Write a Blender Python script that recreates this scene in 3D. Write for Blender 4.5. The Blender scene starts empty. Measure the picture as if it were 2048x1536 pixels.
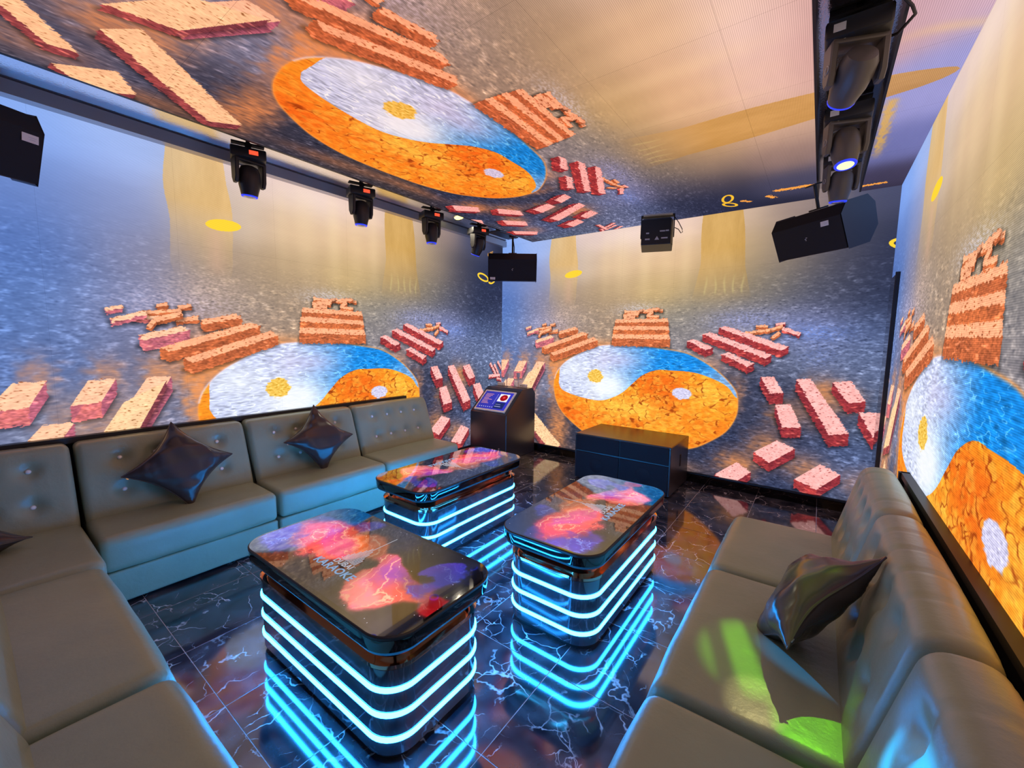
import bpy, bmesh, math, random
import numpy as np
from mathutils import Matrix, Vector
random.seed(5)
rng = np.random.default_rng(11)
PI = math.pi
sc = bpy.context.scene
col = sc.collection

# ------------------------------------------------------------------ camera
CF, YAW, PITCH, ROLL = 829.86, -0.63642515, -0.10582486, 0.0132552
CAM = Vector((3.6622, -4.6951, 1.5))
fw = Vector((math.sin(YAW)*math.cos(PITCH), math.cos(YAW)*math.cos(PITCH), math.sin(PITCH)))
rt = Vector((math.cos(YAW), -math.sin(YAW), 0)); up = rt.cross(fw)
rt2 = rt*math.cos(ROLL)+up*math.sin(ROLL); up2 = -rt*math.sin(ROLL)+up*math.cos(ROLL)
cd = bpy.data.cameras.new('camera'); cam = bpy.data.objects.new('camera', cd); col.objects.link(cam)
M = Matrix((rt2, up2, -fw)).transposed().to_4x4(); M.translation = CAM
cam.matrix_world = M
cd.sensor_width = 36; cd.lens = CF/2048*36; cd.clip_start = .02
sc.camera = cam

# ------------------------------------------------------------------ world, exposure
w = bpy.data.worlds.new('world'); sc.world = w; w.use_nodes = True
w.node_tree.nodes['Background'].inputs[0].default_value = (.02, .02, .025, 1)
w.node_tree.nodes['Background'].inputs[1].default_value = 0.0
sc.view_settings.view_transform = 'Standard'; sc.view_settings.look = 'None'
sc.view_settings.gamma = 1; sc.view_settings.use_curve_mapping = False
sc.view_settings.exposure = 0.18
SCREEN = 1.0          # LED wall strength
NEON = 42.0           # table neon strength
DOWN_W = 26.0         # ceiling downlights
# room
W, H, L = 4.096, 2.79, 5.02
XS, XA, XB = .52, 3.54, 3.84      # ceiling screen edge, lighting channel edges
ZR = 2.86                         # mirror channel height

# ------------------------------------------------------------------ materials
def new_mat(name):
    m = bpy.data.materials.new(name); m.use_nodes = True
    nt = m.node_tree; b = nt.nodes['Principled BSDF']
    return m, nt, b
def N(nt, typ, **kw):
    n = nt.nodes.new(typ)
    for k, v in kw.items(): setattr(n, k, v)
    return n
def plain(name, c, rough=.5, metal=0., coat=0., bump=0., bscale=200., spec=None, var=.0):
    m, nt, b = new_mat(name)
    b.inputs['Base Color'].default_value = (*c, 1); b.inputs['Roughness'].default_value = rough
    b.inputs['Metallic'].default_value = metal; b.inputs['Coat Weight'].default_value = coat
    if spec is not None: b.inputs['Specular IOR Level'].default_value = spec
    tc = N(nt, 'ShaderNodeTexCoord'); no = N(nt, 'ShaderNodeTexNoise'); no.inputs['Scale'].default_value = bscale
    nt.links.new(tc.outputs['Object'], no.inputs['Vector'])
    if bump:
        bp = N(nt, 'ShaderNodeBump'); bp.inputs['Strength'].default_value = bump; bp.inputs['Distance'].default_value = .002
        nt.links.new(no.outputs['Fac'], bp.inputs['Height']); nt.links.new(bp.outputs['Normal'], b.inputs['Normal'])
    if var:
        mx = N(nt, 'ShaderNodeMixRGB'); mx.inputs[1].default_value = (*[x*(1-var) for x in c], 1); mx.inputs[2].default_value = (*[min(1, x*(1+var)) for x in c], 1)
        n2 = N(nt, 'ShaderNodeTexNoise'); n2.inputs['Scale'].default_value = 6; n2.inputs['Detail'].default_value = 6
        nt.links.new(tc.outputs['Object'], n2.inputs['Vector'])
        nt.links.new(n2.outputs['Fac'], mx.inputs[0]); nt.links.new(mx.outputs[0], b.inputs['Base Color'])
    return m
def leather_relief(m):
    nt = m.node_tree; b = nt.nodes['Principled BSDF']; tc = N(nt, 'ShaderNodeTexCoord')
    a = N(nt, 'ShaderNodeTexNoise'); a.inputs['Scale'].default_value = 14; a.inputs['Detail'].default_value = 9; a.inputs['Roughness'].default_value = .62; nt.links.new(tc.outputs['Object'], a.inputs['Vector'])
    bp = N(nt, 'ShaderNodeBump'); bp.inputs['Strength'].default_value = .5; bp.inputs['Distance'].default_value = .006
    nt.links.new(a.outputs['Fac'], bp.inputs['Height']); nt.links.new(bp.outputs['Normal'], b.inputs['Normal'])
def glow(name, c, s):
    m, nt, b = new_mat(name)
    b.inputs['Base Color'].default_value = (.02, .02, .02, 1)
    b.inputs['Emission Color'].default_value = (*c, 1); b.inputs['Emission Strength'].default_value = s
    return m
MT = {}
MT['black'] = plain('black_plastic', (.018, .018, .02), .45, bump=.05)
MT['matte'] = plain('matte_black', (.012, .012, .014), .7, bump=.1)
MT['dark_wall'] = plain('dark_wall_paint', (.03, .028, .027), .6, bump=.05)
MT['grille'] = plain('speaker_grille', (.008, .008, .012), .6, bump=.4, bscale=900, spec=.3)
MT['cab_wood'] = plain('textured_black_cabinet', (.03, .025, .025), .3, bump=.12, bscale=350, spec=.7)
MT['leather'] = plain('olive_black_leather', (.33, .375, .25), .31, bump=.22, bscale=260, var=.14)
leather_relief(MT['leather'])
MT['pillow'] = plain('glossy_black_leather', (.055, .043, .042), .24, bump=.12, bscale=60)
MT['crystal'] = plain('crystal_button', (.95, .95, .95), .2, metal=.3)
MT['chrome'] = plain('chrome', (.7, .7, .72), .08, metal=1)
MT['rose'] = plain('rose_gold_mirror', (.62, .36, .26), .07, metal=1)
MT['black_mirror'] = plain('black_mirror_steel', (.20, .21, .24), .07, metal=.8)
MT['edge_mirror'] = plain('smoked_mirror_edge', (.10, .088, .082), .06, metal=1)
MT['white'] = plain('white_sticker', (.75, .75, .72), .5)
MT['bezel'] = plain('white_bezel', (.95, .92, .86), .35)
MT['rail'] = plain('steel_rail', (.5, .48, .48), .35, metal=.4)
MT['red_led'] = glow('red_display', (1, .08, .03), 1.2)
MT['blue_led'] = glow('blue_ring', (.02, .05, 1), .9)
MT['lens'] = plain('lens_glass', (.55, .6, .7), .05, metal=.8)
MT['warm_lens'] = glow('lit_lens', (.9, .95, .35), 1.6)
MT['downlight'] = glow('downlight_lamp', (1, .88, .2), 3.2)
MT['neon'] = glow('cyan_neon', (.014, .32, 1.), NEON)
MT['grey_print'] = plain('silver_print', (.55, .56, .6), .3)
MT['lamp_grey'] = plain('grey_lamp_housing', (.10, .09, .085), .4, bump=.05)
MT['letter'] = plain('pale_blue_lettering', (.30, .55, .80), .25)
for k_, e_ in (('letter', .45), ('grey_print', .0)): MT[k_].node_tree.nodes['Principled BSDF'].inputs['Emission Color'].default_value = (.22, .5, .85, 1); MT[k_].node_tree.nodes['Principled BSDF'].inputs['Emission Strength'].default_value = e_  # emission added to lift the brightness of the lettering
MT['tower_print'] = plain('emissive_silver_print', (.6, .66, .72), .25)
MT['tower_print'].node_tree.nodes['Principled BSDF'].inputs['Emission Color'].default_value = (.4, .5, .6, 1); MT['tower_print'].node_tree.nodes['Principled BSDF'].inputs['Emission Strength'].default_value = .55  # added glow so the emblem print shows brighter, no lamp behind it
MT['frost'] = plain('pinkish_frosted_glass', (.72, .6, .58), .2)
MT['glass'], nt_, b_ = new_mat('clear_glass')
b_.inputs['Transmission Weight'].default_value = 1; b_.inputs['Roughness'].default_value = .02; b_.inputs['Base Color'].default_value = (.95, .9, .9, 1)

def mirror_strip(name, c, rough, bump, scale):
    m, nt, b = new_mat(name)
    b.inputs['Base Color'].default_value = (*c, 1); b.inputs['Metallic'].default_value = 1; b.inputs['Roughness'].default_value = rough
    tc = N(nt, 'ShaderNodeTexCoord'); no = N(nt, 'ShaderNodeTexNoise'); no.inputs['Scale'].default_value = scale; no.inputs['Detail'].default_value = 3
    bp = N(nt, 'ShaderNodeBump'); bp.inputs['Strength'].default_value = bump; bp.inputs['Distance'].default_value = .002
    nt.links.new(tc.outputs['Object'], no.inputs['Vector']); nt.links.new(no.outputs['Fac'], bp.inputs['Height']); nt.links.new(bp.outputs['Normal'], b.inputs['Normal'])
    return m
MT['strip_left'] = mirror_strip('rippled_steel_mirror', (.92, .92, .94), .14, .45, 130)
MT['strip_right'] = mirror_strip('dark_steel_mirror', (.62, .62, .66), .10, .3, 130)

def marble():
    m, nt, b = new_mat('black_marble')
    tc = N(nt, 'ShaderNodeTexCoord'); oi = N(nt, 'ShaderNodeObjectInfo')
    ml = N(nt, 'ShaderNodeVectorMath', operation='SCALE'); ml.inputs['Scale'].default_value = 37.
    cm = N(nt, 'ShaderNodeCombineXYZ'); nt.links.new(oi.outputs['Random'], cm.inputs[0]); nt.links.new(oi.outputs['Random'], cm.inputs[1])
    nt.links.new(cm.outputs[0], ml.inputs[0])
    ad = N(nt, 'ShaderNodeVectorMath', operation='ADD'); nt.links.new(tc.outputs['Object'], ad.inputs[0]); nt.links.new(ml.outputs[0], ad.inputs[1])
    def warp(scale, amt):
        no = N(nt, 'ShaderNodeTexNoise'); no.inputs['Scale'].default_value = scale; no.inputs['Detail'].default_value = 4
        nt.links.new(ad.outputs[0], no.inputs['Vector'])
        s = N(nt, 'ShaderNodeVectorMath', operation='SUBTRACT'); s.inputs[1].default_value = (.5, .5, .5); nt.links.new(no.outputs['Color'], s.inputs[0])
        k = N(nt, 'ShaderNodeVectorMath', operation='SCALE'); k.inputs['Scale'].default_value = amt; nt.links.new(s.outputs[0], k.inputs[0])
        a = N(nt, 'ShaderNodeVectorMath', operation='ADD'); nt.links.new(ad.outputs[0], a.inputs[0]); nt.links.new(k.outputs[0], a.inputs[1])
        return a
    def veins(scale, warped, width, maskscale, lo, hi):
        v = N(nt, 'ShaderNodeTexVoronoi', feature='DISTANCE_TO_EDGE'); v.inputs['Scale'].default_value = scale
        nt.links.new(warped.outputs[0], v.inputs['Vector'])
        r = N(nt, 'ShaderNodeMapRange'); r.inputs[1].default_value = 0; r.inputs[2].default_value = width; r.inputs[3].default_value = 1; r.inputs[4].default_value = 0
        nt.links.new(v.outputs['Distance'], r.inputs[0])
        mk = N(nt, 'ShaderNodeTexNoise'); mk.inputs['Scale'].default_value = maskscale; mk.inputs['Detail'].default_value = 3; nt.links.new(ad.outputs[0], mk.inputs['Vector'])
        r2 = N(nt, 'ShaderNodeMapRange'); r2.inputs[1].default_value = lo; r2.inputs[2].default_value = hi; nt.links.new(mk.outputs['Fac'], r2.inputs[0])
        mu = N(nt, 'ShaderNodeMath', operation='MULTIPLY'); nt.links.new(r.outputs[0], mu.inputs[0]); nt.links.new(r2.outputs[0], mu.inputs[1])
        return mu
    v1 = veins(3.2, warp(4, .30), .012, 5, .44, .57); v2 = veins(8., warp(10, .12), .018, 6, .53, .66)
    mxm = N(nt, 'ShaderNodeMath', operation='MAXIMUM'); nt.links.new(v1.outputs[0], mxm.inputs[0]); nt.links.new(v2.outputs[0], mxm.inputs[1])
    n3 = N(nt, 'ShaderNodeTexNoise'); n3.inputs['Scale'].default_value = 7; n3.inputs['Detail'].default_value = 8; nt.links.new(ad.outputs[0], n3.inputs['Vector'])
    cr = N(nt, 'ShaderNodeValToRGB'); cr.color_ramp.elements[0].position = .4; cr.color_ramp.elements[0].color = (.014, .017, .026, 1)
    cr.color_ramp.elements[1].position = .72; cr.color_ramp.elements[1].color = (.10, .095, .11, 1); nt.links.new(n3.outputs['Fac'], cr.inputs[0])
    mx = N(nt, 'ShaderNodeMixRGB'); mx.inputs[2].default_value = (.85, .81, .81, 1)
    nt.links.new(mxm.outputs[0], mx.inputs[0]); nt.links.new(cr.outputs[0], mx.inputs[1]); nt.links.new(mx.outputs[0], b.inputs['Base Color'])
    b.inputs['Roughness'].default_value = .08; b.inputs['IOR'].default_value = 2.25
    return m
MT['marble'] = marble()
MT['grout'] = plain('pale_grout', (.75, .7, .74), .5)

# ------------------------------------------------------------------ painted pictures (numpy)
def fnoise(h, w_, beta=1.6, ax=1., ay=1., seed=0):
    r = np.random.default_rng(seed)
    f = np.fft.rfft2(r.standard_normal((h, w_)))
    ky = np.fft.fftfreq(h)[:, None]*h*ay; kx = np.fft.rfftfreq(w_)[None]*w_*ax
    k = np.sqrt(kx*kx+ky*ky); k[0, 0] = 1
    g = np.fft.irfft2(f/k**beta, s=(h, w_)); g -= g.mean(); g /= g.std()
    return g.astype(np.float32)
def bandnoise(h, w_, lo, hi, ax=1., ay=1., seed=0):
    r = np.random.default_rng(seed)
    f = np.fft.rfft2(r.standard_normal((h, w_)))
    ky = np.fft.fftfreq(h)[:, None]*h*ay; kx = np.fft.rfftfreq(w_)[None]*w_*ax
    k = np.sqrt(kx*kx+ky*ky)
    g = np.fft.irfft2(f*np.exp(-(k/hi)**2)*(1-np.exp(-(k/lo)**2)), s=(h, w_)); g -= g.mean(); g /= g.std()
    return g.astype(np.float32)
def smooth_poly(p, n=6):
    p = np.array(p, float); m = len(p); out = []
    for i in range(m):
        a, b, c, d = p[i-1], p[i], p[(i+1) % m], p[(i+2) % m]
        for t in np.arange(n)/n:
            out.append(.5*((2*b)+(c-a)*t+(2*a-5*b+4*c-d)*t*t+(3*b-a-3*c+d)*t**3))
    return np.array(out)
def inside(X, Z, p):
    p = np.asarray(p, float); ins = np.zeros(X.shape, bool); n = len(p)
    for i in range(n):
        (x1, y1), (x2, y2) = p[i], p[(i+1) % n]
        if y1 == y2: continue
        c = ((y1 > Z) != (y2 > Z)) & (X < (x2-x1)*(Z-y1)/(y2-y1)+x1)
        ins ^= c
    return ins
def edist(X, Z, p):
    d = np.full(X.shape, 9., np.float32); p = np.asarray(p, float); n = len(p)
    for i in range(n):
        a = p[i]; b = p[(i+1) % n]; e = b-a; l = e@e+1e-12
        t = np.clip(((X-a[0])*e[0]+(Z-a[1])*e[1])/l, 0, 1)
        d = np.minimum(d, np.hypot(X-a[0]-t*e[0], Z-a[1]-t*e[1]))
    return d
X0, X1, Z0, Z1, PPM = -.6, 4.95, -.25, 3.65, 330
PW, PH = int((X1-X0)*PPM), int((Z1-Z0)*PPM)
gx = X0+(np.arange(PW)+.5)/PPM; gz = Z0+(np.arange(PH)+.5)/PPM
GX, GZ = np.meshgrid(gx.astype(np.float32), gz.astype(np.float32))
PX = 1./PPM
def paint_wall():
    ctl = [(-.5,3.4,140,145,200),(.3,3.4,190,170,185),(1.2,3.4,196,156,156),(2.0,3.3,206,186,214),(2.9,3.4,150,160,228),(3.6,3.4,104,116,184),(4.3,3.4,58,58,88),(4.8,3.4,38,38,58),
      (-.5,2.7,118,156,240),(.1,2.65,126,164,240),(.55,2.7,156,180,238),(1.3,2.8,226,200,194),(1.8,2.75,244,218,208),(2.3,2.75,238,204,190),(1.6,3.05,202,156,148),(2.2,3.05,202,160,158),(1.9,3.2,196,156,160),(2.9,2.75,214,182,156),(3.4,2.75,150,128,122),(4.0,2.75,66,70,100),(4.7,2.7,34,38,60),
      (-.5,2.35,84,114,182),(.1,2.35,90,118,186),(.5,2.35,130,142,190),(1.1,2.4,196,174,158),(1.7,2.4,216,180,142),(2.3,2.4,222,182,140),(2.9,2.4,198,164,118),(3.3,2.35,140,122,106),(3.7,2.35,68,66,80),(4.1,2.3,38,44,70),(4.7,2.3,34,40,66),
      (-.5,2.0,72,96,164),(.1,2.0,76,106,174),(.6,2.0,120,120,150),(1.1,2.0,164,138,114),(1.6,2.0,180,150,112),(2.2,2.05,194,162,110),(2.8,2.05,164,138,98),(3.2,2.0,114,106,98),(3.6,1.95,62,64,82),(4.1,1.9,36,42,66),(4.7,1.9,42,48,75),
      (-.5,1.65,68,96,164),(.1,1.65,78,108,170),(.5,1.6,128,130,166),(1.2,1.75,140,124,114),(1.6,1.75,152,128,110),(2.5,1.75,136,128,118),(3.0,1.7,128,128,148),(3.5,1.65,118,126,176),(4.1,1.6,70,84,124),(4.7,1.6,68,80,115),
      (-.5,1.35,76,98,158),(.2,1.35,76,100,156),(.6,1.35,98,98,124),(1.0,1.4,140,100,80),(2.4,1.5,122,116,122),(2.9,1.45,106,100,114),(3.5,1.35,90,98,126),(4.1,1.3,88,100,136),(4.7,1.3,92,106,144),
      (-.5,.9,94,102,142),(.2,.9,98,106,136),(.6,.9,98,104,134),(3.2,1.0,46,50,72),(3.6,.9,46,50,72),(4.1,.9,66,75,100),(4.7,.9,76,90,120),
      (-.5,.4,70,72,92),(.3,.4,66,70,94),(.8,.5,46,50,70),(1.1,.2,42,44,60),(2.0,.1,50,48,56),(2.9,.35,36,42,66),(3.4,.4,40,48,76),(4.0,.4,62,75,112),(4.7,.4,68,82,110),
      (-.5,-.2,50,50,62),(1.0,-.2,48,47,56),(2.5,-.2,48,45,52),(4.,-.2,50,54,72),(4.8,-.2,50,54,72)]
    ctl = np.array(ctl, np.float32)
    s = 8; cx = GX[::s, ::s]; cz = GZ[::s, ::s]
    num = np.zeros((*cx.shape, 3), np.float32); den = np.zeros(cx.shape, np.float32)
    for x, z, r, g, b in ctl:
        wt = np.exp(-((cx-x)**2/.10+(cz-z)**2/.05))+1e-3/(.05+(cx-x)**2+(cz-z)**2)**2*.2
        num += wt[..., None]*np.array([r, g, b]); den += wt
    low = num/den[..., None]
    iy = np.clip((np.arange(PH)-s/2)/s, 0, low.shape[0]-1.001); ix = np.clip((np.arange(PW)-s/2)/s, 0, low.shape[1]-1.001)
    fy = (iy % 1)[:, None, None]; fx = (ix % 1)[None, :, None]; y0 = iy.astype(int); x0 = ix.astype(int)
    y1 = np.minimum(y0+1, low.shape[0]-1); x1 = np.minimum(x0+1, low.shape[1]-1)
    img = low[y0][:, x0]*(1-fy)*(1-fx)+low[y1][:, x0]*fy*(1-fx)+low[y0][:, x1]*(1-fy)*fx+low[y1][:, x1]*fy*fx
    img = img.astype(np.float32)
    def mix(mask, c):
        nonlocal img
        img = img*(1-mask[..., None])+np.asarray(c, np.float32)*mask[..., None]
    def add(mask, c):
        nonlocal img
        img = img+np.asarray(c, np.float32)*mask[..., None]
    # ground lumps
    n1 = bandnoise(PH, PW, 25, 120, 1.35, .62, 1); n2 = bandnoise(PH, PW, 60, 260, 1.2, .7, 2); n3 = fnoise(PH, PW, 1.5, 1.6, .6, 3); q1 = bandnoise(PH, PW, 15, 70, 1, 1, 12)
    # horizon: ground strength
    hz = np.interp(gx, [-.6, .6, 1.5, 2.6, 3.3, 4.9], [2.25, 2.05, 1.9, 1.9, 2.1, 2.4]).astype(np.float32)[None]
    gs = 1/(1+np.exp((GZ-hz)/.09))
    depth = np.clip((hz-GZ)/1.6, 0, 1)
    lump = (n1*.50*(.35+.65*depth)+n2*.36*(.5+.5*depth)+n3*.34+q1*.18)*(.75+.35*np.clip(q1, -1.2, 1.5))*np.interp(gx, [-.5, .7, 1.6], [.55, .68, 1.]).astype(np.float32)[None]
    img *= 1+gs[..., None]*np.clip(lump, -1.8, 2.2)[..., None]*np.array([.36, .34, .29], np.float32)
    add(gs*np.clip(n2*.5+n1*.7-1.0, 0, 1.6), (12, 13, 15))
    img *= 1+(1-gs[..., None])*n3[..., None]*.035
    # light patches on the ground by the symbols
    for x, z, sx, sz, c, a in [(3.05,1.72,.35,.10,(150,160,235),.45),(.85,1.70,.33,.11,(215,195,215),.5),(1.0,1.85,.25,.12,(215,180,170),.35),(3.6,1.6,.25,.08,(90,130,230),.45),(1.95,1.86,.24,.07,(215,215,240),.55),(3.65,1.38,.15,.12,(110,135,220),.3),(4.35,1.0,.3,.25,(120,135,180),.3)]:
        mix(np.exp(-((GX-x)/sx)**2-((GZ-z)/sz)**2)*a*(.6+.4*np.clip(n2, -1, 1.5)), c)
    # haze between hills and ground, vertical light shafts
    shaft = np.zeros(PW, np.float32)
    for x, sg, a in [(1.55,.06,.25),(1.75,.10,.35),(2.02,.07,.5),(2.25,.09,.3),(2.45,.06,.4),(1.3,.08,.15),(2.7,.06,.2)]:
        shaft += a*np.exp(-((gx-x)/sg)**2)
    mix(np.clip(shaft[None]*np.clip((GZ-1.8)/.5, 0, 1)*np.clip((2.95-GZ)/.4, .12, 1)*.45, 0, .6), (255, 226, 172))
    # gold pillars
    pn = fnoise(PH, PW, 1.4, .3, 1.6, 5)
    for poly in ([(.80,3.62),(.80,2.9),(.765,2.55),(.79,2.3),(.80,1.9),(1.12,1.9),(1.17,2.15),(1.18,2.45),(1.14,2.77),(1.14,3.62)],
                 [(2.56,1.85),(2.60,2.3),(2.59,2.68),(2.64,3.2),(2.70,3.42),(2.77,3.52),(2.86,3.4),(2.93,2.96),(2.985,2.62),(3.01,2.25),(3.05,1.85)]):
        mk = inside(GX, GZ, smooth_poly(poly, 3)).astype(np.float32)
        fade = np.clip((GZ-1.9)/.55, 0, 1)**1.2*np.where(poly[0][0] > 2, 1, .85)
        c = np.stack([206+14*pn, 158+13*pn, 84+11*pn], -1)
        m = (mk*fade*.85)[..., None]; img = img*(1-m)+c*m
    m = np.clip(1-np.abs(GX-1.06)/.09, 0, 1)*np.clip((GZ-1.92)/.1, 0, 1)*np.clip((2.3-GZ)/.05, 0, 1); mix(m*.4, (205, 160, 135))
    for gx0 in (2.66, 2.75, 2.84, 2.92, 3.0):   # weeds at the foot of the pillar
        m = np.exp(-((GX-gx0-.008*np.sin(GZ*21+gx0*90))/.010)**2)*np.clip((GZ-1.98)/.03, 0, 1)*np.clip((2.2-GZ)/.1, 0, 1); mix(m*.3, (220, 205, 130))
    # orange spill of the glowing bricks
    def glowblob(x, z, sx, sz, a, c=(232, 140, 78)):
        mix(np.clip(np.exp(-((GX-x-.02*q1)/(sx*1.25))**2-((GZ-z+.03)/(sz*1.25))**2)*a*(1+.12*n1), 0, .9), c)
    for g in [(.88,1.12,.07,.25,.85),(1.0,1.3,.2,.09,.8),(1.3,1.45,.25,.06,.7),(1.6,1.46,.25,.06,.5),(.66,1.26,.06,.1,.55),(.40,1.27,.06,.09,.5),(.10,1.27,.06,.1,.5),(.25,1.0,.12,.12,.35),(.50,.95,.1,.14,.4),
              (.95,.38,.11,.28,.75),(.42,.7,.13,.17,.6),(.27,.62,.10,.1,.55),(3.05,.30,.14,.1,.75),(3.3,.52,.13,.12,.6),(3.63,.36,.13,.1,.55),(3.68,1.0,.10,.16,.55),(3.42,.86,.1,.1,.55),(3.72,1.12,.08,.06,.5),(2.75,1.3,.1,.09,.35),(3.02,1.02,.05,.14,.4),(3.86,1.05,.1,.1,.4),
              (.15,.2,.15,.1,.4),(.6,.05,.2,.08,.35),(4.05,.3,.12,.1,.4),(2.3,.18,.35,.06,.35),(1.6,.14,.3,.06,.3)]:
        glowblob(*g)
    # disc
    disc = smooth_poly([(.88,.90),(.90,1.05),(.98,1.17),(1.12,1.28),(1.42,1.42),(1.67,1.455),(1.96,1.46),(2.30,1.42),(2.55,1.37),(2.81,1.22),(2.99,1.04),(3.03,.90),(3.02,.75),(2.94,.59),(2.79,.46),(2.62,.36),(2.35,.29),(2.1,.265),(1.85,.26),(1.6,.28),(1.38,.34),(1.22,.42),(1.02,.57),(.92,.72)], 4)
    water = smooth_poly([(.955,1.0),(.96,.93),(1.02,.86),(1.24,.80),(1.52,.775),(1.70,.83),(1.83,.91),(1.95,1.03),(2.05,1.12),(2.2,1.185),(2.36,1.19),(2.60,1.18),(2.80,1.12),(2.93,1.05),(3.04,.94),(3.2,1.1),(2.85,1.5),(1.9,1.62),(1.3,1.5),(1.0,1.25)], 4)
    i0, i1 = np.searchsorted(gx, [.75, 3.2]); j0, j1 = np.searchsorted(gz, [.15, 1.6])
    sx, sz = GX[j0:j1, i0:i1], GZ[j0:j1, i0:i1]
    md = inside(sx, sz, disc); mw = inside(sx, sz, water) & md
    r = np.random.default_rng(4)
    pts = np.stack([r.uniform(.8, 3.1, 95), r.uniform(.2, 1.5, 95)], -1)
    pts = np.concatenate([pts, np.stack([r.normal(2.25, .22, 60), r.normal(.98, .12, 60)], -1)])
    wx = sx+.009*q1[j0:j1, i0:i1]+.003*n1[j0:j1, i0:i1]; wz = (sz+.009*bandnoise(PH, PW, 15, 90, 1, 1, 31)[j0:j1, i0:i1])*1.35
    f1 = np.full(sx.shape, 9., np.float32); f2 = f1.copy(); cid = np.zeros(sx.shape, int)
    for k, (a, b) in enumerate(pts):
        d = np.hypot(wx-a, wz-b*1.35); lt = d < f1
        f2 = np.where(lt, f1, np.minimum(f2, d)); cid = np.where(lt, k, cid); f1 = np.minimum(f1, d)
    cv = r.uniform(-1, 1, len(pts)).astype(np.float32)[cid]
    crack = np.clip(1.15*np.exp(-((f2-f1)/.009)**2), 0, 1)*np.clip(.42+.6*q1[j0:j1, i0:i1], .06, 1)
    red = np.clip(.45*n3[j0:j1, i0:i1]-.15+.9*np.exp(-((sx-2.25)/.28)**2-((sz-1.0)/.17)**2)+.5*np.exp(-((sx-1.15)/.3)**2-((sz-.55)/.12)**2), 0, 1)
    yel = np.clip(.9*np.exp(-((sx-1.9)/.4)**2-((sz-.72)/.14)**2)+.6*np.exp(-((sx-2.75)/.22)**2-((sz-.95)/.12)**2)+.14*cv+.16+.25*np.clip(q1[j0:j1, i0:i1], -1, 1), 0, 1)
    orr = np.stack([np.full(sx.shape, 250.), 150+5*cv, 36+0*cv], -1)
    orr = orr*(1-red[..., None]*.75)+np.array([232, 84, 22])*red[..., None]*.75
    orr = orr*(1-yel[..., None]*.75)+np.array([255, 202, 74])*yel[..., None]*.75
    orr = orr*(1-crack[..., None]*.75)+np.array([130, 34, 8])*crack[..., None]*.75
    orr *= 1+.035*n2[j0:j1, i0:i1][..., None]+.04*n1[j0:j1, i0:i1][..., None]
    t = np.clip((sx-1.55-.15*(sz-1.1))/.65, 0, 1)[..., None]
    wtr = np.array([196, 204, 238])*(1-t)+np.array([24, 128, 222])*t
    t2 = np.clip((sx-2.55)/.35, 0, 1)[..., None]*np.clip((1.28-sz)/.12, 0, 1)[..., None]; wtr = wtr*(1-t2*.8)+np.array([150, 180, 225])*t2*.8
    rip = bandnoise(PH, PW, 35, 150, 1.7, .55, 9)[j0:j1, i0:i1]
    rip2 = bandnoise(PH, PW, 22, 75, 1.5, .6, 10)[j0:j1, i0:i1]; fil = np.exp(-(rip2/.16)**2)*np.clip(.35+.5*q1[j0:j1, i0:i1], 0, 1)
    wtr = wtr*(1+.09*np.clip(rip, -2, 2)[..., None]-.08*np.clip(-rip2, 0, 2)[..., None])+fil[..., None]*np.array([78, 84, 66])
    br = np.exp(-((sx-1.63)/.26)**2-((sz-.95)/.17)**2)+.5*np.exp(-((sx-1.15)/.18)**2-((sz-1.15)/.12)**2)
    wtr = wtr*(1-np.clip(br, 0, .85)[..., None])+np.array([246, 250, 255])*np.clip(br, 0, .85)[..., None]
    lv = np.exp(-((sx-1.75)/.25)**2-((sz-1.28)/.1)**2)[..., None]*.5; wtr = wtr*(1-lv)+np.array([205, 190, 225])*lv
    d1 = np.hypot((sx-1.46)/.10, (sz-1.07)/.082)+.06*n1[j0:j1, i0:i1]; k1 = np.clip((1.05-d1)/.12, 0, 1)[..., None]*.92
    wtr = wtr*(1-k1)+(np.array([238, 182, 62])+16*n2[j0:j1, i0:i1][..., None])*k1
    d2 = np.hypot((sx-2.485)/.105, (sz-.945)/.062)+.05*n1[j0:j1, i0:i1]; k2 = np.clip((1.05-d2)/.12, 0, 1)[..., None]
    orr = orr*(1-k2)+(np.array([205, 200, 232])+14*n2[j0:j1, i0:i1][..., None])*k2
    inner = np.where(mw[..., None], wtr, orr)
    img[j0:j1, i0:i1] = np.where(md[..., None], inner, img[j0:j1, i0:i1])
    dd = edist(sx, sz, disc); rim = np.exp(-(dd/.008)**2)*.6
    img[j0:j1, i0:i1] = img[j0:j1, i0:i1]*(1-rim[..., None])+np.where((sx < 2.0)[..., None] & (sz > 1.0)[..., None], np.array([235, 215, 225]), np.array([250, 150, 60]))*rim[..., None]
    # bricks: top face polygon, height of the side face, palette
    PAL = {'o': ((252, 168, 124), (196, 98, 56), (148, 72, 48)), 'p': ((255, 190, 152), (206, 104, 106), (140, 72, 104)), 'r': ((255, 176, 170), (156, 50, 52), (96, 28, 44)), 'g': ((255, 200, 150), (150, 66, 66), (92, 44, 58))}
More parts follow.
